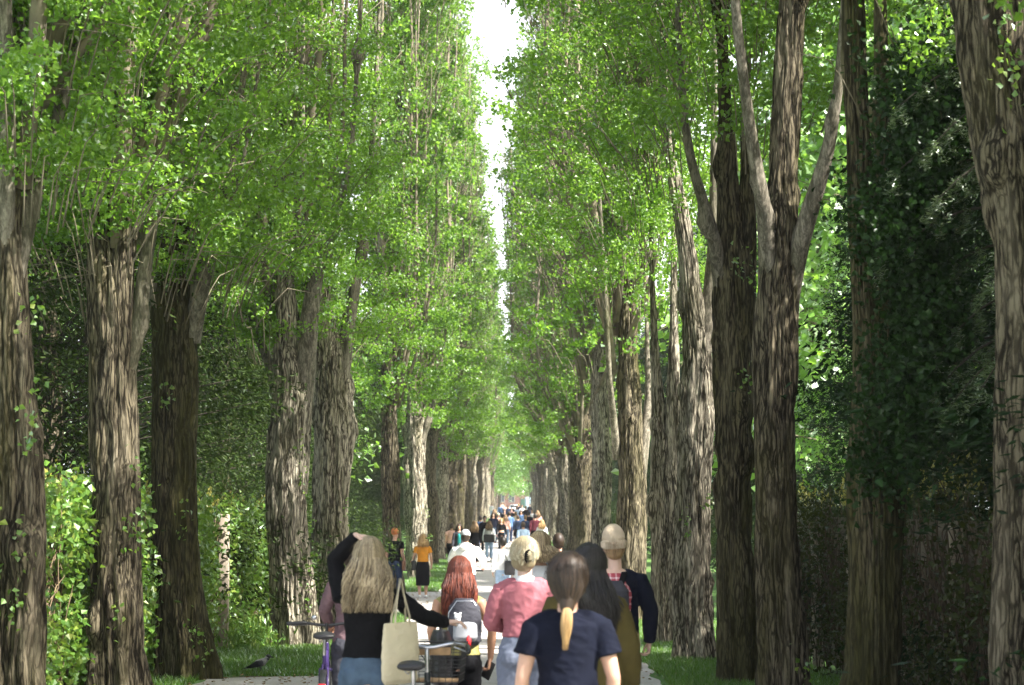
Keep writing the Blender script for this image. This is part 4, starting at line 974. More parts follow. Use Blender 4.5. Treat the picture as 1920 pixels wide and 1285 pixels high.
        if strands: obj('hair_strands', [merge([((self.hm(p)[0]) * self.k, p[1]) for p in strands])], mat, self.t)
        return self
    def W(self, p):
        """point of the person's own frame -> world"""
        c, s_ = math.cos(self.t.rotation_euler.z), math.sin(self.t.rotation_euler.z); x, y, z = np.array(p) * self.k
        return np.array([x * c - y * s_, x * s_ + y * c, z]) + np.array(self.t.location)

# --- P1 navy t-shirt, ponytail (nearest, right of centre)
p = Person(1064, 10.8, 1.665, 'nearest woman, navy t-shirt, brown hair in a low ponytail with blonde end', vox=.009, skin=SK, stride=.10, arms={'L': ((-.235, -.03, 1.10), (-.25, .06, .87), (0, .1, -1), (1, 0, 0), .4), 'R': ((.235, -.02, 1.10), (.235, .09, .88), (0, .3, -1), (-1, 0, 0), .5)}, widen=1.0)
p.top('t_shirt', C_NAVY, 'short', .88, .020, 1.43); p.pants(C_BLK); p.shoes(WHITES)
p.hair(H_BRN, 'tail', n=1500, vol=.026, tail=(-.005, -.10, 1.460), seed=3)
rng = np.random.default_rng(2); st_ = []
for k in range(260):
    a = rng.random() * 6.28; r0 = .014 * math.sqrt(rng.random()); q = np.linspace(0, 1, 9); f = 1 + 1.1 * np.sin(np.minimum(q * 1.2, 1) * math.pi) ** 1
    st_.append(tube(np.stack([-.005 + r0 * f * math.cos(a) - .012 * q, -.108 - .045 * np.sin(q * 2.2) + r0 * f * math.sin(a), 1.478 - q * (.235 - rng.random() * .04)], -1), np.linspace(.003, .0012, 9), 4, caps='flat'))
p.part('ponytail', st_, H_GOLD)
p.part('hair_tie', [moved(torus(.018, .006, 16, 8, 'x'), (-.005, -.108, 1.478), (0, math.pi / 2, 0))], C_BLK)

# --- P2 blonde in black, hand on head
p = Person(692, 13.5, 1.715, 'woman with long wavy ash-blonde hair, black top, one hand resting on her head', vox=.009, skin=SKP, stride=.08,
           arms={'L': ((-.225, .10, 1.585), (-.085, .02, 1.742), (1, -.18, -.10), (0, 0, -1), .16), 'R': ((.335, .10, 1.235), (.475, .28, 1.185), (.95, .25, .05), (0, 0, -1), .35)})
p.top('top', C_BLK, 'long', .985, .013, 1.43); p.pants(C_JEAN, .014, 'jeans', 1.0); p.shoes(WHITES)
p.hair(H_BLOND, 'long', .315, 2100, .018, (0, 0), .9, .020, 5); P2 = p
# tote bag
tp = p.W((.205, -.07, 0)); t = thing('tote_bag', (tp[0], tp[1], p.t.location.z + .82), 'cream canvas tote bag hanging from the shoulder of the blonde woman', 'bag', rz=.95)
put('bag_body', fuse('bag_body', [loft([((0, 0, 0), .155, .022), ((0, 0, .03), .175, .045), ((.0, 0, .18), .18, .052), ((0, 0, .31), .17, .038), ((0, 0, .38), .165, .016)], 30)], .007, 2, C_CREAM, .004), t)
for sgn in (-1, 1):
    obj('strap', [otube([(-.075, .016 * sgn, .33), (-.07, .016 * sgn, .42), (-.03, .0, .56), (-.005, .0, .655), (.03, .0, .56), (.07, .016 * sgn, .42), (.075, .016 * sgn, .33)], [.011] * 7, [.002] * 7, np.array([.3, 1., 0]), 8)], C_CREAM, t)

# --- P3 hidden companion in mauve, hand on purple bicycle
Person_ = Person(664, 17.2, 1.66, 'person in a mauve knitted sleeve, mostly hidden, left hand on the purple bicycle', vox=.011, skin=SKT, arms={'L': ((-.245, .04, 1.16), (-.215, .20, 1.03), (0, .9, -.3), (0, -.2, -1), .7)})
Person_.top('sweater', C_MAUVE, 'long', .9, .012); Person_.pants(C_DGREY); Person_.shoes(RUBBER); Person_.hair(H_BRN, 'short', n=300)

# --- P4 redhead with backpack
p = Person(862, 16.0, 1.55, 'woman with long auburn hair, bare arms and a small grey backpack', vox=.009, skin=SKT, stride=.1,
           arms={'L': ((-.235, .0, 1.13), (-.20, .16, .94), (.2, .8, -.4), (1, 0, 0), .5), 'R': ((.27, -.02, 1.13), (.255, .06, .90), (-.15, .1, -1), (-1, .2, 0), .75)})
p.top('tank_top', C_YEL, 'none', .93, .011, 1.38); p.pants(C_BLK, .012); p.shoes(RUBBER)
p.hair(H_RED, 'long', .34, 1800, .020, (0, 0), .75, .012, 7); P4 = p
bpk = thing('backpack', p.W((.045, -.185, 1.02)), 'small black and grey backpack with a red tassel on the auburn-haired woman', 'backpack', rz=.12)
put('pack_body', fuse('pack_body', [loft([((0, 0, .0), .10, .05), ((0, 0, .03), .125, .075), ((0, 0, .18), .13, .082), ((0, .01, .28), .115, .068), ((0, .02, .345), .07, .04)], 26)], .007, 3, C_DGREY, .004), bpk)
put('front_pocket', fuse('front_pocket', [loft([((0, -.05, .03), .075, .03), ((0, -.06, .06), .092, .045), ((0, -.06, .15), .09, .042), ((0, -.05, .19), .06, .02)], 22)], .007, 2, C_GREY), bpk)
for s_ in (-1, 1): obj('strap', [otube([(s_ * .06, .045, .30), (s_ * .085, .09, .385), (s_ * .09, .17, .40), (s_ * .095, .27, .33), (s_ * .11, .28, .15), (s_ * .12, .12, .02), (s_ * .10, .04, .03)], [.02] * 7, [.004] * 7, np.array([1., .1, .1]), 8)], C_BLK, bpk)
obj('grab_loop', [tube([(-.025, .03, .335), (-.02, .02, .375), (.02, .02, .375), (.025, .03, .335)], .006, 8)], C_BLK, bpk)
obj('zip', [tube([(-.125, -.02, .1), (-.118, -.02, .24), (-.06, -.03, .325), (.06, -.03, .325), (.118, -.02, .24), (.125, -.02, .1)], .004, 6)], STEEL, bpk)
bear = obj('keychain', [ell((-.06, -.105, .215), (.026, .02, .024)), ell((-.06, -.105, .18), (.022, .018, .024)), ell((-.08, -.105, .238), (.009, .006, .009)), ell((-.04, -.105, .238), (.009, .006, .009))], C_WHITE, bpk)
obj('tassel', [tube([(.02, -.115, .08), (.02, -.118, .05), (.018, -.12, .0)], [.006, .018, .02], 10, caps='flat')], simple('red_cord', (.55, .015, .02), .7), bpk)
hw = p.W((.235, .08, .80)); t = thing('phone', hw, 'black phone held low in the right hand of the auburn-haired woman', 'phone', rz=-.3)
obj('case', [box((0, 0, 0), (.075, .010, .15), (.3, .5, 0), .004)], BLKP, t); obj('screen', [box((.0, .0062, .0), (.068, .001, .14), (.3, .5, 0))], simple('glass_screen', (.02, .02, .025), .08), t)

# --- P5 pink sweater, platinum twist with claw clip
p = Person(984, 15.3, 1.70, 'woman in a dusty pink sweater, platinum hair twisted up in a claw clip', vox=.009, skin=SKP, stride=.06, headrot=(0, 0, -.25),
           arms={'L': ((-.245, .03, 1.12), (-.12, .23, 1.08), (.9, .4, .1), (0, -1, 0), .3), 'R': ((.245, .03, 1.12), (.12, .23, 1.08), (-.9, .4, .1), (0, -1, 0), .3)}, widen=1.0)
p.top('sweater', C_PINK, 'long', 1.02, .022, 1.42); p.pants(C_GREYJ, .03, 'trousers', 1.03); p.shoes(WHITES)
p.fused('collar', [tube([(0, -.008, 1.405), (0, -.002, 1.455)], [.078, .068], 20, caps='flat')], C_WHITE, 1)
p.hair(H_PLAT, 'bun', n=1500, vol=.022, tail=(.01, -.125, 1.60), seed=9)
tw_ = []
rng = np.random.default_rng(4)
for k in range(200):
    a = rng.random() * 6.28; q = np.linspace(0, 1, 12); r_ = .012 + .022 * rng.random(); z = 1.53 + .14 * q
    tw_.append(p.hm(tube(np.stack([.01 + r_ * np.cos(a + q * 4) * np.sin(q * 2.8 + .2), -.118 + r_ * np.sin(a + q * 4) * .8, z], -1), .0035, 4, caps='flat')))
p.part('hair_twist', tw_, H_PLAT)
clip = thing('hair_clip', p.W((.035, -.155, 1.60)), 'black and cream claw clip in the platinum hair', 'hair clip')
for s_, mt in ((-1, C_BLK), (1, C_CREAM)):
    obj('jaw', [tube([(s_ * .004, 0, .045), (s_ * .026, .004, .03), (s_ * .03, .01, -.02), (s_ * .022, .015, -.045)], [.006, .009, .008, .004], 8)] + [tube([(s_ * (.028 - .002 * j), .008, .03 - .015 * j), (s_ * .012, .02, .026 - .015 * j)], .0035, 6) for j in range(5)], mt, clip)

# --- P6 olive jacket, glossy black hair
p = Person(1098, 12.8, 1.69, 'woman with glossy black hair swept to the right over a wide olive jacket', rz=-.25, vox=.009, skin=SK, headrot=(.12, .28, -.3), stride=.06,
           arms={'L': ((-.25, .03, 1.11), (-.19, .20, .98), (.4, .8, 0), (1, 0, 0), .3), 'R': ((.255, .0, 1.10), (.25, .12, .88), (0, .2, -1), (-1, 0, 0), .4)}, widen=1.12)
p.top('jacket', C_OLIVE, 'long', .72, .036, 1.43, collar=.055, flare=.10); p.pants(C_BLK); p.shoes(RUBBER)
p.fused('lapel', [otube([(-.10, -.02, 1.43), (0, -.105, 1.41), (.10, -.02, 1.43)], [.05] * 3, [.012] * 3, np.array([0, -.25, 1.]))], C_OLIVE, 2)
p.hair(H_BLK, 'long', .30, 1700, .020, (.13, .02), 1.35, .012, 11)

# --- P7 beanie man
p = Person(1152, 16.7, 1.745, 'man in a beige knitted beanie with plaid shirt, navy sleeves and khaki trousers', rz=.12, male=True, vox=.009, skin=SKP, stride=.10, headrot=(0, -.06, 0),
           arms={'R': ((.275, -.02, 1.12), (.275, .04, .885), (-.05, .1, -1), (-1, 0, 0), .7)})
p.top('sweater', C_NAVY, 'long', .93, .018, 1.40)
p.fused('plaid_shirt', [loft([((-.02, -.022, z), a, b_) for z, a, b_ in ((.90, .165, .125), (1.02, .165, .125), (1.15, .160, .128), (1.28, .165, .128), (1.35, .15, .108), (1.41, .09, .075))], 26)], PLAID, 2, .004)
p.pants(C_KHAKI, .022); p.shoes(RUBBER); p.hair(H_LBR, 'short', n=300, vol=.005)
def beanie(p, mat):
    p.fused('beanie', [p.hm(q) for q in (ell((0, -.012, 1.672), (.086, .101, .112), 26, 16), tube([(0, -.012, 1.600), (0, -.012, 1.655)], [.084, .086], 28, ry=[.100, .102], caps='flat'))], mat, 2, v=.006)
    rb = []
    for j in range(44):
        a = j / 44 * 6.283; rb.append(p.hm(tube([(.087 * math.cos(a), -.012 + .103 * math.sin(a), 1.598), (.089 * math.cos(a), -.012 + .105 * math.sin(a), 1.650)], .005, 5)))
        rb.append(p.hm(tube([(.086 * math.cos(a) * math.cos(e), -.012 + .101 * math.sin(a) * math.cos(e), 1.672 + .112 * math.sin(e)) for e in (0, .3, .6, .9, 1.15, 1.35)], .0036, 5)))
    p.part('beanie_cuff', rb, mat)
beanie(p, C_BEANIE)
bk = thing('backpack', p.W((-.03, -.19, 1.08)), 'dark backpack worn high by the man in the beanie', 'backpack', rz=.1)
put('pack_body', fuse('pack_body', [loft([((0, 0, 0), .09, .05), ((0, 0, .04), .11, .065), ((0, .01, .2), .11, .065), ((0, .03, .28), .06, .03)], 24)], .008, 3, C_DGREY, .005), bk)
for s_ in (-1, 1): obj('strap', [otube([(s_ * .05, .04, .24), (s_ * .09, .1, .34), (s_ * .10, .2, .34), (s_ * .11, .29, .2), (s_ * .13, .2, .0), (s_ * .10, .05, .02)], [.024] * 6, [.005] * 6, np.array([1., .1, .1]), 8)], C_BLK, bk)

# --- P8 curly blonde, P9 grey shirt
p = Person(1012, 20, 1.74, 'person with thick curly blonde hair darkening below, just beyond the pink sweater', vox=.011, skin=SK, rz=.1)
p.top('shirt', C_WHITE, 'long', .9, .014); p.pants(C_BLK); p.shoes(WHITES); p.hair(hairm('hair_curly_blonde', (.14, .09, .045), (.58, .45, .27)), 'long', .15, 1500, .020, (.0, 0), 1.0, .03, 13)
p = Person(1047, 33, 1.78, 'man with short dark hair and grey shirt near the right row trunks', male=True, vox=.012, skin=SK)
p.top('shirt', C_DGREY, 'short', .9, .016); p.pants(C_DBLUE); p.shoes(RUBBER); p.hair(H_BRN, 'short', n=400, vol=.018)
# --- people by the trees
p = Person(741, 57.2, 1.82, 'man in a black t-shirt and orange cap standing by the left trunks', rz=-.5, male=True, vox=.015, skin=SK, stride=.04)
p.top('t_shirt', C_BLK, 'short', .86, .016); p.pants(C_DBLUE); p.shoes(WHITES)
p.fused('cap', [ell((0, -.008, 1.648), (.097, .118, .100)), ell((0, .11, 1.645), (.06, .06, .012))], C_RUST, 1)
bg = thing('handbag', p.W((.25, .02, .80)), 'brown shoulder bag hanging beside the man in the black t-shirt', 'bag'); put('bag_body', fuse('bag_body', [box((0, 0, 0), (.1, .28, .26), None, .03)], .012, 1, simple('brown_leather', (.14, .06, .03), .5)), bg)
obj('strap', [tube([(0, -.11, .1), (-.03, -.05, .42), (-.05, 0, .62), (-.03, .05, .42), (0, .11, .1)], .009, 6)], LEATHER, bg)
p = Person(793, 57, 1.67, 'woman in an orange top and long black skirt beside the left trunks', rz=.1, vox=.015, skin=SK, stride=.03, arms={'L': ((-.24, -.0, 1.12), (-.24, .14, 1.0), (-.5, .6, 0), (0, 0, -1), .4)})
p.top('top', C_ORANGE, 'short', .98, .013); p.skirt(C_BLK, .33, .185); p.shoes(WHITES); p.hair(H_GOLD, 'long', .22, 200, .018, seed=4)
bg = thing('handbag', p.W((-.24, .05, .88)), 'black handbag hanging at the left side of the woman in the orange top', 'bag'); put('bag_body', fuse('bag_body', [box((0, 0, 0), (.12, .3, .26), None, .03)], .012, 1, LEATHER), bg)
obj('strap', [tube([(0, -.11, .1), (.06, -.05, .4), (.10, 0, .55), (.06, .05, .4), (0, .11, .1)], .009, 6)], LEATHER, bg)

# --- bicycles
def bike(loc, rz, label, paint, group=None, basket=False, swept=False, steer=0.0, rack=False, name='bicycle'):
    t = thing(name, loc, label, 'bicycle', group, rz); R_ = .345
    def wheel(y):
        wobj = obj('wheel', [tube([(-.045, y, R_), (.045, y, R_)], .018, 10)], STEEL, t)
        obj('tyre', [moved(torus(R_ - .018, .018, 56, 8), (0, y, R_))], RUBBER, wobj); obj('rim', [moved(torus(R_ - .042, .009, 56, 6), (0, y, R_))], STEEL, wobj)
        sp_ = []
        for j in range(28):
            a = j / 28 * 6.283; s_ = (-1) ** j; sp_.append(tube([(s_ * .03, y + .02 * math.cos(a + .6 * s_), R_ + .02 * math.sin(a + .6 * s_)), (0, y + (R_ - .045) * math.cos(a), R_ + (R_ - .045) * math.sin(a))], .0014, 4, caps='flat'))
        obj('spokes', sp_, STEEL, wobj)
        obj('mudguard', [otube([(0, y + (R_ + .025) * math.cos(a), R_ + (R_ + .025) * math.sin(a)) for a in np.linspace(.15 if y > 0 else .5, 2.75 if y < 0 else 2.6, 14)], [.026] * 14, [.0025] * 14, np.array([1., 0, 0]), 8)], BLKP, t)
    wheel(-.50); wheel(.56)
    bb_, seat, head = (0, -.05, .29), (0, -.24, .80), (0, .34, .86)
    obj('frame', [tube([bb_, seat], .016, 10), tube([(0, .365, .66), bb_], .019, 10), tube([(0, .35, .80), (0, -.18, .62)], .015, 10), tube([head, (0, .385, .62)], .020, 10)] + [tube([(s_ * .012, -.07, .29), (s_ * .055, -.50, R_)], .009, 8) for s_ in (-1, 1)] + [tube([(s_ * .012, -.22, .74), (s_ * .055, -.50, R_)], .008, 8) for s_ in (-1, 1)], paint, t)
    obj('fork', [tube([(s_ * .05, .39, .64), (s_ * .055, .47, .50), (s_ * .05, .56, R_)], [.013, .012, .009], 8) for s_ in (-1, 1)] + [tube([(-.05, .39, .65), (.05, .39, .65)], .014, 8)], paint, t)
    obj('seat_post', [tube([seat, (0, -.275, .93)], .0135, 10)], STEEL, t)
    sd = put('saddle', fuse('saddle', [otube([(0, -.40, .955), (0, -.33, .965), (0, -.24, .955), (0, -.14, .95)], [.085, .088, .04, .02], [.024, .030, .022, .016], np.array([1., 0, 0]), 16)], .007, 3, LEATHER), t)
    obj('saddle_springs', [tube([(s_ * .04, -.36, .93), (s_ * .03, -.28, .905), (s_ * .015, -.18, .93)], .004, 6) for s_ in (-1, 1)], STEEL, t)
    if swept: pts = [(-.29, .12, 1.02), (-.27, .24, 1.045), (-.18, .36, 1.06), (0, .32, 1.02), (.18, .36, 1.06), (.27, .24, 1.045), (.29, .12, 1.02)]
    else: pts = [(-.29, .30, 1.02), (-.15, .33, 1.02), (0, .34, 1.0), (.15, .33, 1.02), (.29, .30, 1.02)]
    def sm(P):
        P = np.array(P, float); q = np.linspace(0, len(P) - 1, 25); i = np.arange(len(P)); P2 = np.stack([np.interp(q, i, P[:, c]) for c in range(3)], -1)
        for _ in range(2): P2[1:-1] = (P2[:-2] + 2 * P2[1:-1] + P2[2:]) / 4
        return P2
    hb = obj('handlebar', [tube(sm(pts), .012, 10), tube([(0, .34, .84), (0, .325, 1.01)], .014, 10)], STEEL if swept else BLKP, t)
    for s_ in (0, -1):
        a = np.array(pts[s_]); b_ = np.array(pts[1 if s_ == 0 else -2]); obj('grip', [tube([a + (a - b_) * .1, a + (b_ - a) * .9], .017, 12)], BLKP, hb)
    obj('brake_cable', [tube(sm([(s_ * .20, .33, 1.03), (s_ * .14, .42, 1.06), (s_ * .03, .44, .95), (0, .40, .80)]), .0028, 6) for s_ in (-1, 1)], BLKP, hb)
    for s_ in (-1, 1): obj('brake_lever', [tube([(s_ * .17, .36, 1.03), (s_ * .22, .36, 1.01), (s_ * .27, .30, 1.0)], .005, 6)], STEEL, hb)
    obj('bell', [ell((-.10, .345, 1.065), (.025, .025, .02))], STEEL, hb)
    obj('crank', [tube([(s_ * .06, -.05, .29), (s_ * .075, -.05 + s_ * .11, .29 - s_ * .12)], .010, 8) for s_ in (-1, 1)] + [moved(torus(.085, .005, 30, 6), (.055, -.05, .29))], STEEL, t)
    for s_ in (-1, 1): obj('pedal', [box((s_ * .125, -.05 + s_ * .11, .29 - s_ * .12), (.09, .085, .022), None, .005)], BLKP, t)
    obj('rear_light', [box((0, -.86, .62), (.06, .03, .04), None, .008)], simple('red_lens', (.4, .01, .01), .2), t)
    if basket:
        y0, z0, wx, wy, hz = .56, .80, .19, .14, .24; W_ = []
        for zz in np.linspace(0, hz, 6):
            f = 1 + .12 * zz / hz; c = [(-wx * f, y0 - wy * f, z0 + zz), (wx * f, y0 - wy * f, z0 + zz), (wx * f, y0 + wy * f, z0 + zz), (-wx * f, y0 + wy * f, z0 + zz)]
            for q in range(4): W_.append(tube([c[q], c[(q + 1) % 4]], .0028 if zz < hz - .01 else .006, 5))
        for q in np.linspace(-1, 1, 10):
            for s_ in (-1, 1): W_.append(tube([(q * wx, y0 + s_ * wy, z0), (q * wx * 1.12, y0 + s_ * wy * 1.12, z0 + hz)], .0022, 5)); W_.append(tube([(s_ * wx, y0 + q * wy, z0), (s_ * wx * 1.12, y0 + q * wy * 1.12, z0 + hz)], .0022, 5))
        bsk = obj('basket', W_, BLKP, t); obj('basket_board', [box((0, y0 - wy * 1.14, z0 + hz - .04), (wx * 1.5, .012, .05), None, .003), box((0, y0, z0 + .006), (wx * 1.9, wy * 1.9, .008))], WICKER, bsk)
    if rack:
        obj('rack', [tube([(s_ * .06, -.30, .74), (s_ * .06, -.80, .74)], .007, 6) for s_ in (-1, 1)] + [tube([(-.06, y, .74), (.06, y, .74)], .006, 6) for y in (-.35, -.5, -.65, -.8)] + [tube([(s_ * .07, -.55, .74), (s_ * .06, -.50, .35)], .005, 6) for s_ in (-1, 1)], STEEL, t)
    return t
xb = Wp(617, 955, 17.0)[0]
bike((xb, 16.75, gz(16.7)), .06, 'purple bicycle wheeled along on the left of the group, seen from behind', PURPLE)
xb = Wp(783, 955, 13.0)[0]
bike((xb, 13.35, gz(13)), -.10, 'bicycle with black saddle, swept handlebar and wire basket, pushed by the blonde woman', DARKP, basket=True, swept=True)
t = thing('shopping_bag', (Wp(826, 955, 14.3)[0], 14.4, gz(14) + .74), 'black bag hanging in front of the auburn-haired woman, right of the bicycle saddle', 'bag', rz=.1)
put('bag_body', fuse('bag_body', [loft([((0, 0, 0), .06, .13), ((0, 0, .04), .075, .15), ((0, 0, .30), .072, .145), ((0, 0, .36), .05, .13)], 26)], .009, 2, LEATHER, .005), t)
obj('strap', [tube([(0, -.10, .34), (0, -.06, .42), (0, .06, .42), (0, .10, .34)], .007, 6)], LEATHER, t)

# cyclist in white hoodie and grey cap
legs = [(np.array([-.088, 0, .93]), np.array([-.11, .34, .68]), np.array([-.10, .10, .36])), (np.array([.088, 0, .93]), np.array([.12, .22, .55]), np.array([.12, .14, .12]))]
p = Person(873, 42, 1.76, 'cyclist in a white hoodie and grey cap riding away along the path', rz=-.12, male=True, vox=.013, skin=SK, legs=legs, dz=.06,
           arms={'L': ((-.30, .14, 1.17), (-.27, .36, 1.03), (0, 1, -.2), (0, 0, -1), .7), 'R': ((.32, .14, 1.17), (.28, .36, 1.03), (0, 1, -.2), (0, 0, -1), .7)})
p.top('hoodie', C_WHITE, 'long', .88, .030, 1.43); p.pants(C_DGREY); p.shoes(WHITES)
p.fused('hood', [ell((0, -.10, 1.40), (.12, .07, .06)), otube([(-.1, -.03, 1.43), (0, -.10, 1.45), (.1, -.03, 1.43)], [.05] * 3, [.025] * 3, np.array([0, -.3, 1.]))], C_WHITE, 2)
p.hair(H_BRN, 'short', n=200); p.fused('cap', [ell((0, -.008, 1.648), (.097, .118, .100))], C_GREY, 1)
bike((p.t.location.x, p.t.location.y + .25, gz(42)), -.12, 'bicycle ridden by the person in the white hoodie', DARKP)

# --- mid-distance crowd
def walker(px, D, H, label, top, bottom, hairc, kind='long', sleeve='long', rz=0, male=False, skirt=None, ln=.25, shoes=None, cap=None, skin=None, group='people walking in the middle distance', stride=.14, vox=.022, hem=.92):
    p = Person(px, D, H, label, rz, male, skin or SK, vox, None, stride, group=group)
    p.top('top', top, sleeve, hem, .018)
    if skirt: p.skirt(bottom, skirt)
    else: p.pants(bottom, .014)
    p.shoes(shoes or WHITES)
    if cap: p.hair(hairc, 'short', n=60); p.fused('cap', [ell((0, -.008, 1.648), (.097, .118, .100)), ell((0, .11, 1.64), (.06, .06, .012))], cap, 1)
    else: p.hair(hairc, kind, ln, 120, .02)
    return p
p = walker(943, 50, 1.64, 'dark-haired person in a puffy white jacket left of the platinum-haired woman', C_WHITE, C_LBLUE, H_BRN, 'short'); 
sb = thing('shoulder_bag', p.W((.17, -.16, .98)), 'black bag on the back of the person in the puffy white jacket', 'bag'); put('bag_body', fuse('bag_body', [box((0, 0, 0), (.26, .13, .34), None, .04)], .014, 2, LEATHER), sb)
obj('strap', [tube([(-.05, .0, .15), (-.12, .06, .35), (-.16, .16, .42)], .012, 6)], LEATHER, sb)
p = walker(861, 80, 1.70, 'person in a dark open coat over a teal top, walking towards the camera', C_DGREY, C_DBLUE, H_BRN, 'long', rz=math.pi, hem=.55)
p.fused('inner_top', [loft([((0, .035, z), a, b_) for z, a, b_ in ((.9, .09, .105), (1.1, .085, .10), (1.3, .08, .10), (1.37, .06, .075))], 16)], C_TEAL, 1)
walker(847, 84, 1.68, 'bare-shouldered person in peach at the left end of the crowd', C_PEACH, C_BLK, H_BRN, 'short', 'short', male=True)
walker(890, 86, 1.74, 'woman with long light brown hair and black clothes left of the blue-shirted man', C_BLK, C_BLK, H_LBR, 'long', ln=.32)
walker(901, 105, 1.75, 'man in a blue shirt beside the trunks of the left row', C_BLUE, C_DBLUE, H_BRN, 'short', 'short', male=True)
walker(909, 103, 1.76, 'man in black facing the camera among the crowd', C_BLK, C_BLK, H_BRN, 'short', rz=math.pi, male=True)
p = walker(917, 91, 1.69, 'woman with long brown hair, white jacket, black bag and pale jeans', C_WHITE, C_LBLUE, H_LBR, 'long', ln=.30)
sb = thing('shoulder_bag', p.W((.0, -.20, .98)), 'wide black bag on the back of the woman in the white jacket', 'bag'); put('bag_body', fuse('bag_body', [box((0, 0, 0), (.46, .12, .34), None, .04)], .02, 2, LEATHER), sb)
obj('strap', [tube([(-.18, .0, .15), (-.14, .06, .35), (-.1, .14, .42)], .014, 6)], LEATHER, sb)
p = Person(940, 105, 1.62, 'woman in a black cropped top and black trousers walking towards the camera', math.pi, False, SK, .02, None, .14, group='people walking in the middle distance')
p.top('cropped_top', C_BLK, 'long', 1.10, .012); p.pants(C_BLK); p.shoes(WHITES); p.hair(H_GOLD, 'long', .2, 120)
walker(934, 124, 1.66, 'person in a pale cap facing the camera behind the woman in the cropped top', C_PEACH, C_DBLUE, H_BRN, cap=C_CREAM, rz=math.pi)
walker(955, 120, 1.80, 'man in a blue jacket in the centre of the path, seen from behind', C_BLUE, C_DBLUE, H_BRN, 'short', male=True)
walker(971, 117, 1.62, 'stocky person in dark blue right of the man in the blue jacket', C_DBLUE, C_BLK, H_BRN, 'short')
walker(981, 88, 1.68, 'person in a light blue shirt walking away just left of the curly blonde head', C_LBLUE, C_GREYJ, H_BRN, 'short', male=True)
walker(1003, 108, 1.80, 'tall dark-haired man in a dark red top near the right row', C_RED, C_BLK, H_BLK, 'short', male=True)
walker(1016, 95, 1.68, 'fair long-haired woman in white beside the right row', C_WHITE, C_CREAM, H_GOLD, 'long', ln=.3)
walker(948, 116, 1.66, 'person in a pale pink top half hidden behind the woman in the cropped top', C_PEACH, C_JEAN, H_LBR, 'long')
walker(992, 128, 1.70, 'person in a navy top beyond the tall dark-haired man', C_NAVY, C_BLK, H_BRN, 'short', male=True)
walker(963, 150, 1.70, 'person in black farther along the centre of the path', C_BLK, C_BLK, H_BLK, 'short', male=True)
rng = np.random.default_rng(77)
ex = [(927, 135, C_DGREY, 'figure in charcoal beside the left trunks beyond the blue-shirted man'), (946, 140, C_BLK, 'figure in black just left of the man in the blue jacket, farther off'), (967, 132, C_CREAM, 'figure in a cream top between two dark-clothed walkers'), (977, 138, C_BLUE, 'figure in mid blue right of the stocky person, farther off'),
      (985, 112, C_DBLUE, 'figure in dark blue just left of the tall dark-haired man'), (997, 145, C_WHITE, 'figure in white beyond the tall dark-haired man'), (1008, 126, C_PEACH, 'figure in peach between the tall man and the fair-haired woman'), (959, 168, C_MAUVE, 'figure in mauve far along the centre of the path'), (969, 176, C_LBLUE, 'figure in light blue far along the centre of the path'), (925, 116, C_NAVY, 'figure in navy behind the woman with the white jacket')]
for q, (px, D, a, lb) in enumerate(ex): walker(px, D, 1.62 + rng.random() * .2, lb, a, C_BLK if q % 3 else C_JEAN, H_BRN if q % 2 else H_LBR, 'short' if q % 3 else 'long', rz=(q % 2) * math.pi, male=bool(q % 2))
far = [(922, 225, C_WHITE, C_LBLUE, 'far person in white top and jeans beside the last left trunks'), (938, 200, C_BLUE, C_DBLUE, 'tiny far figure in blue at the left side of the path'), (946, 215, C_PEACH, C_BLK, 'tiny far figure in pale pink near the white car'), (953, 190, C_DBLUE, C_BLK, 'tiny far figure in dark blue left of the white car'),
       (972, 205, C_NAVY, C_BLK, 'tiny far figure in navy right of the white car'), (979, 180, C_WHITE, C_JEAN, 'tiny far figure in white right of the path centre'), (986, 170, C_BLK, C_BLK, 'tiny far figure in black right of the path centre'), (993, 235, C_BLK, C_DBLUE, 'tiny far figure beside the blue-white boards'), (942, 250, C_WHITE, C_BLK, 'tiny far figure in white left of the brick building')]
for q, (px, D, a, b_, lb) in enumerate(far): walker(px, D, 1.62 + rng.random() * .18, lb, a, b_, H_BRN if q % 2 else H_LBR, 'short', rz=(q % 2) * math.pi, group='tiny people at the far end', vox=.03, stride=.12)

# --- hooded crow
t = thing('crow', (Wp(491, 955, 26.95)[0], 26.95, gz(26.95) + .01), 'grey and black hooded crow standing on the grass edge at bottom left', 'bird', rz=-.15); t.scale = (.82, .82, .82)
body = [tube([(-.13, 0, .13), (-.05, 0, .155), (.04, 0, .185), (.09, 0, .225)], [.022, .062, .060, .036], 14), tube([(.09, 0, .225), (.115, 0, .262)], [.036, .034], 12), ell((.122, 0, .268), (.040, .032, .032)), tube([(-.13, 0, .13), (-.24, 0, .085)], [.025, .014], 8)]
put('body', fuse('body', body, .006, 3, simple('grey_feathers', (.30, .29, .28), .8, .2, 40)), t)
CROWB = simple('black_feathers', (.012, .012, .015), .45, .3, 40)
obj('hood', [ell((.124, 0, .271), (.0425, .0345, .0345)), ell((.108, 0, .24), (.035, .034, .03))], CROWB, t)
obj('beak', [tube([(.155, 0, .268), (.185, 0, .262), (.212, 0, .252)], [.013, .010, .003], 8)], CROWB, t)
for s_ in (-1, 1):
    obj('wing', [otube([(.05, s_ * .054, .185), (-.03, s_ * .062, .16), (-.12, s_ * .045, .125), (-.21, s_ * .018, .10)], [.034, .046, .034, .012], [.010, .012, .010, .006], np.array([0.2, 0, 1.]))], CROWB, t)
    obj('leg', [tube([(.0, s_ * .028, .12), (.008, s_ * .03, .06), (.0, s_ * .03, .006)], [.010, .005, .004], 6)] + [tube([(0, s_ * .03, .006), (.04 * math.cos(a), s_ * .03 + .04 * math.sin(a), .003)], .003, 5) for a in (-.5, 0, .5, 3.14)], CROWB, t)
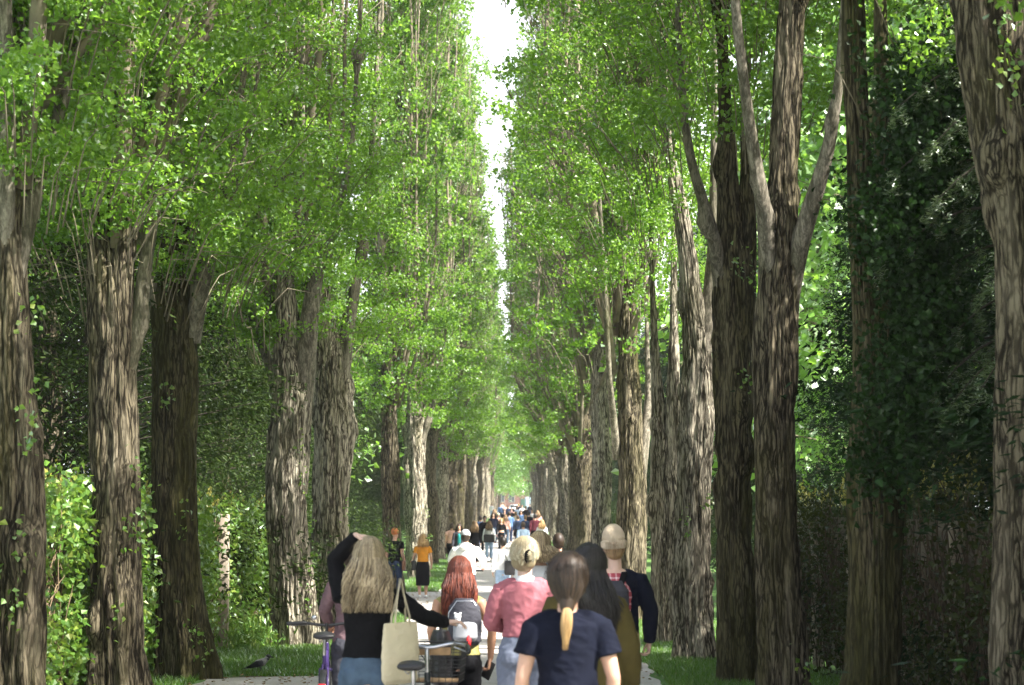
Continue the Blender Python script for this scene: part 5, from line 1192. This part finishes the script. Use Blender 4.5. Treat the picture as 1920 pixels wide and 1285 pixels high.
obj('tail', [otube([(-.16, 0, .12), (-.24, 0, .09), (-.29, 0, .075)], [.022, .028, .024], [.007, .006, .004], np.array([0, 1., 0]))], CROWB, t)

# --- end of the avenue: brick building, car, boards
m, n, l, b = new_mat('red_brick'); tc = n.new('ShaderNodeTexCoord'); br = n.new('ShaderNodeTexBrick'); br.inputs['Scale'].default_value = 4
br.inputs['Color1'].default_value = (.14, .042, .028, 1); br.inputs['Color2'].default_value = (.11, .035, .026, 1); br.inputs['Mortar'].default_value = (.25, .2, .17, 1)
mp = n.new('ShaderNodeMapping'); mp.inputs['Rotation'].default_value = (math.pi / 2, 0, 0); l.new(tc.outputs['Object'], mp.inputs[0]); l.new(mp.outputs[0], br.inputs['Vector']); l.new(br.outputs[0], b.inputs['Base Color']); b.inputs['Roughness'].default_value = .9
zb = gz(425)
t = thing('brick_building', (2.0, 425, zb), 'red brick gatehouse glimpsed at the very end of the path', 'building')
obj('wall', [box((0, 4, 2.9), (13, 8, 5.8))], m, t, False)
V = np.array([[-6.9, -.5, 5.8], [6.9, -.5, 5.8], [6.9, 8.5, 5.8], [-6.9, 8.5, 5.8], [-6.9, 4, 9.2], [6.9, 4, 9.2]]); ROOFM = simple('roof_tiles', (.20, .07, .05), .9, .3, 3)
obj('roof', [(V, [np.array([[0, 1, 5, 4], [2, 3, 4, 5], [3, 2, 1, 0]]), np.array([[1, 2, 5], [3, 0, 4]])])], ROOFM, t, False)
GL_ = simple('window_glass', (.03, .04, .05), .1); FRM = simple('window_frame', (.25, .24, .22), .5)
for xw in (-4.6, -2.6, 2.6, 4.6):
    f = obj('window', [box((xw, -.03, 2.8 + dz), (1.2, .08, .1)) for dz in (-.85, .85)] + [box((xw + dx, -.03, 2.8), (.1, .08, 1.6)) for dx in (-.55, 0, .55)], FRM, t, False); obj('pane', [box((xw, -.012, 2.8), (1.0, .03, 1.6))], GL_, f, False)
dr = obj('door', [box((0, -.03, 1.3), (1.6, .08, 2.6))], simple('door_green', (.03, .08, .06), .5), t, False); obj('handle', [box((.6, -.1, 1.1), (.04, .06, .2))], STEEL, dr)
# white car
CARW = simple('white_car_paint', (.78, .78, .78), .25, .03); CG = simple('car_glass', (.02, .025, .03), .06)
cy = 352; t = thing('parked_car', (-.1, cy, gz(cy)), 'white car standing across the far end of the path, seen head on', 'car')
put('body', fuse('body', [box((0, 2.0, .62), (1.78, 4.1, .62), None, .14), loft([((0, 2.2, .85), .84, 1.5), ((0, 2.25, 1.15), .74, 1.2), ((0, 2.3, 1.42), .62, .85)], 24)], .05, 2, CARW), t)
obj('windscreen', [box((0, .96, 1.16), (1.22, .03, .42), (-.75, 0, 0), .005)], CG, t); obj('grille', [box((0, -.065, .55), (.9, .04, .16), None, .01)], BLKP, t); obj('number_plate', [box((0, -.08, .40), (.5, .02, .11), None, .004)], FRM, t)
for s_ in (-1, 1):
    obj('headlight', [ell((s_ * .68, -.03, .68), (.16, .05, .08))], simple('lamp_glass', (.6, .62, .65), .1), t)
    for y in (.75, 3.3):
        wv_ = obj('wheel', [tube([(s_ * .74, y, .32), (s_ * .90, y, .32)], .31, 28, caps='flat')], RUBBER, t); obj('rim', [tube([(s_ * .88, y, .32), (s_ * .91, y, .32)], .19, 20, caps='flat')], STEEL, wv_)
for q, (px, w_) in enumerate(((988, 1.5), (997, 1.2))):
    D = 330 + q * 3; X = Wp(px, 955, D)[0]; t = thing('notice_board', (X, D, gz(D)), ('wider' if q == 0 else 'narrower') + ' pale blue-white board standing right of the path at its far end', 'board')
    obj('board', [box((0, 0, 1.6), (.62, .06, 1.9), None, .01)], simple('pale_blue_board', (.42, .55, .66), .4, .12, 2), t); obj('post', [box((s_ * .25, .08, 1.0), (.07, .07, 2.2)) for s_ in (-1, 1)], STEEL, t)

# ------------------------------------------------------------------ air
m = bpy.data.materials.new('haze_air'); m.use_nodes = True; n = m.node_tree.nodes; l = m.node_tree.links; n.remove(n['Principled BSDF'])
pv = n.new('ShaderNodeVolumePrincipled'); pv.inputs['Color'].default_value = (.93, .95, 1, 1); pv.inputs['Density'].default_value = .00028; pv.inputs['Anisotropy'].default_value = .2
l.new(pv.outputs[0], n['Material Output'].inputs['Volume'])
tag(obj('haze', [box((0, 1450, 15), (3200, 3200, 33))], m, None, False), kind='stuff')
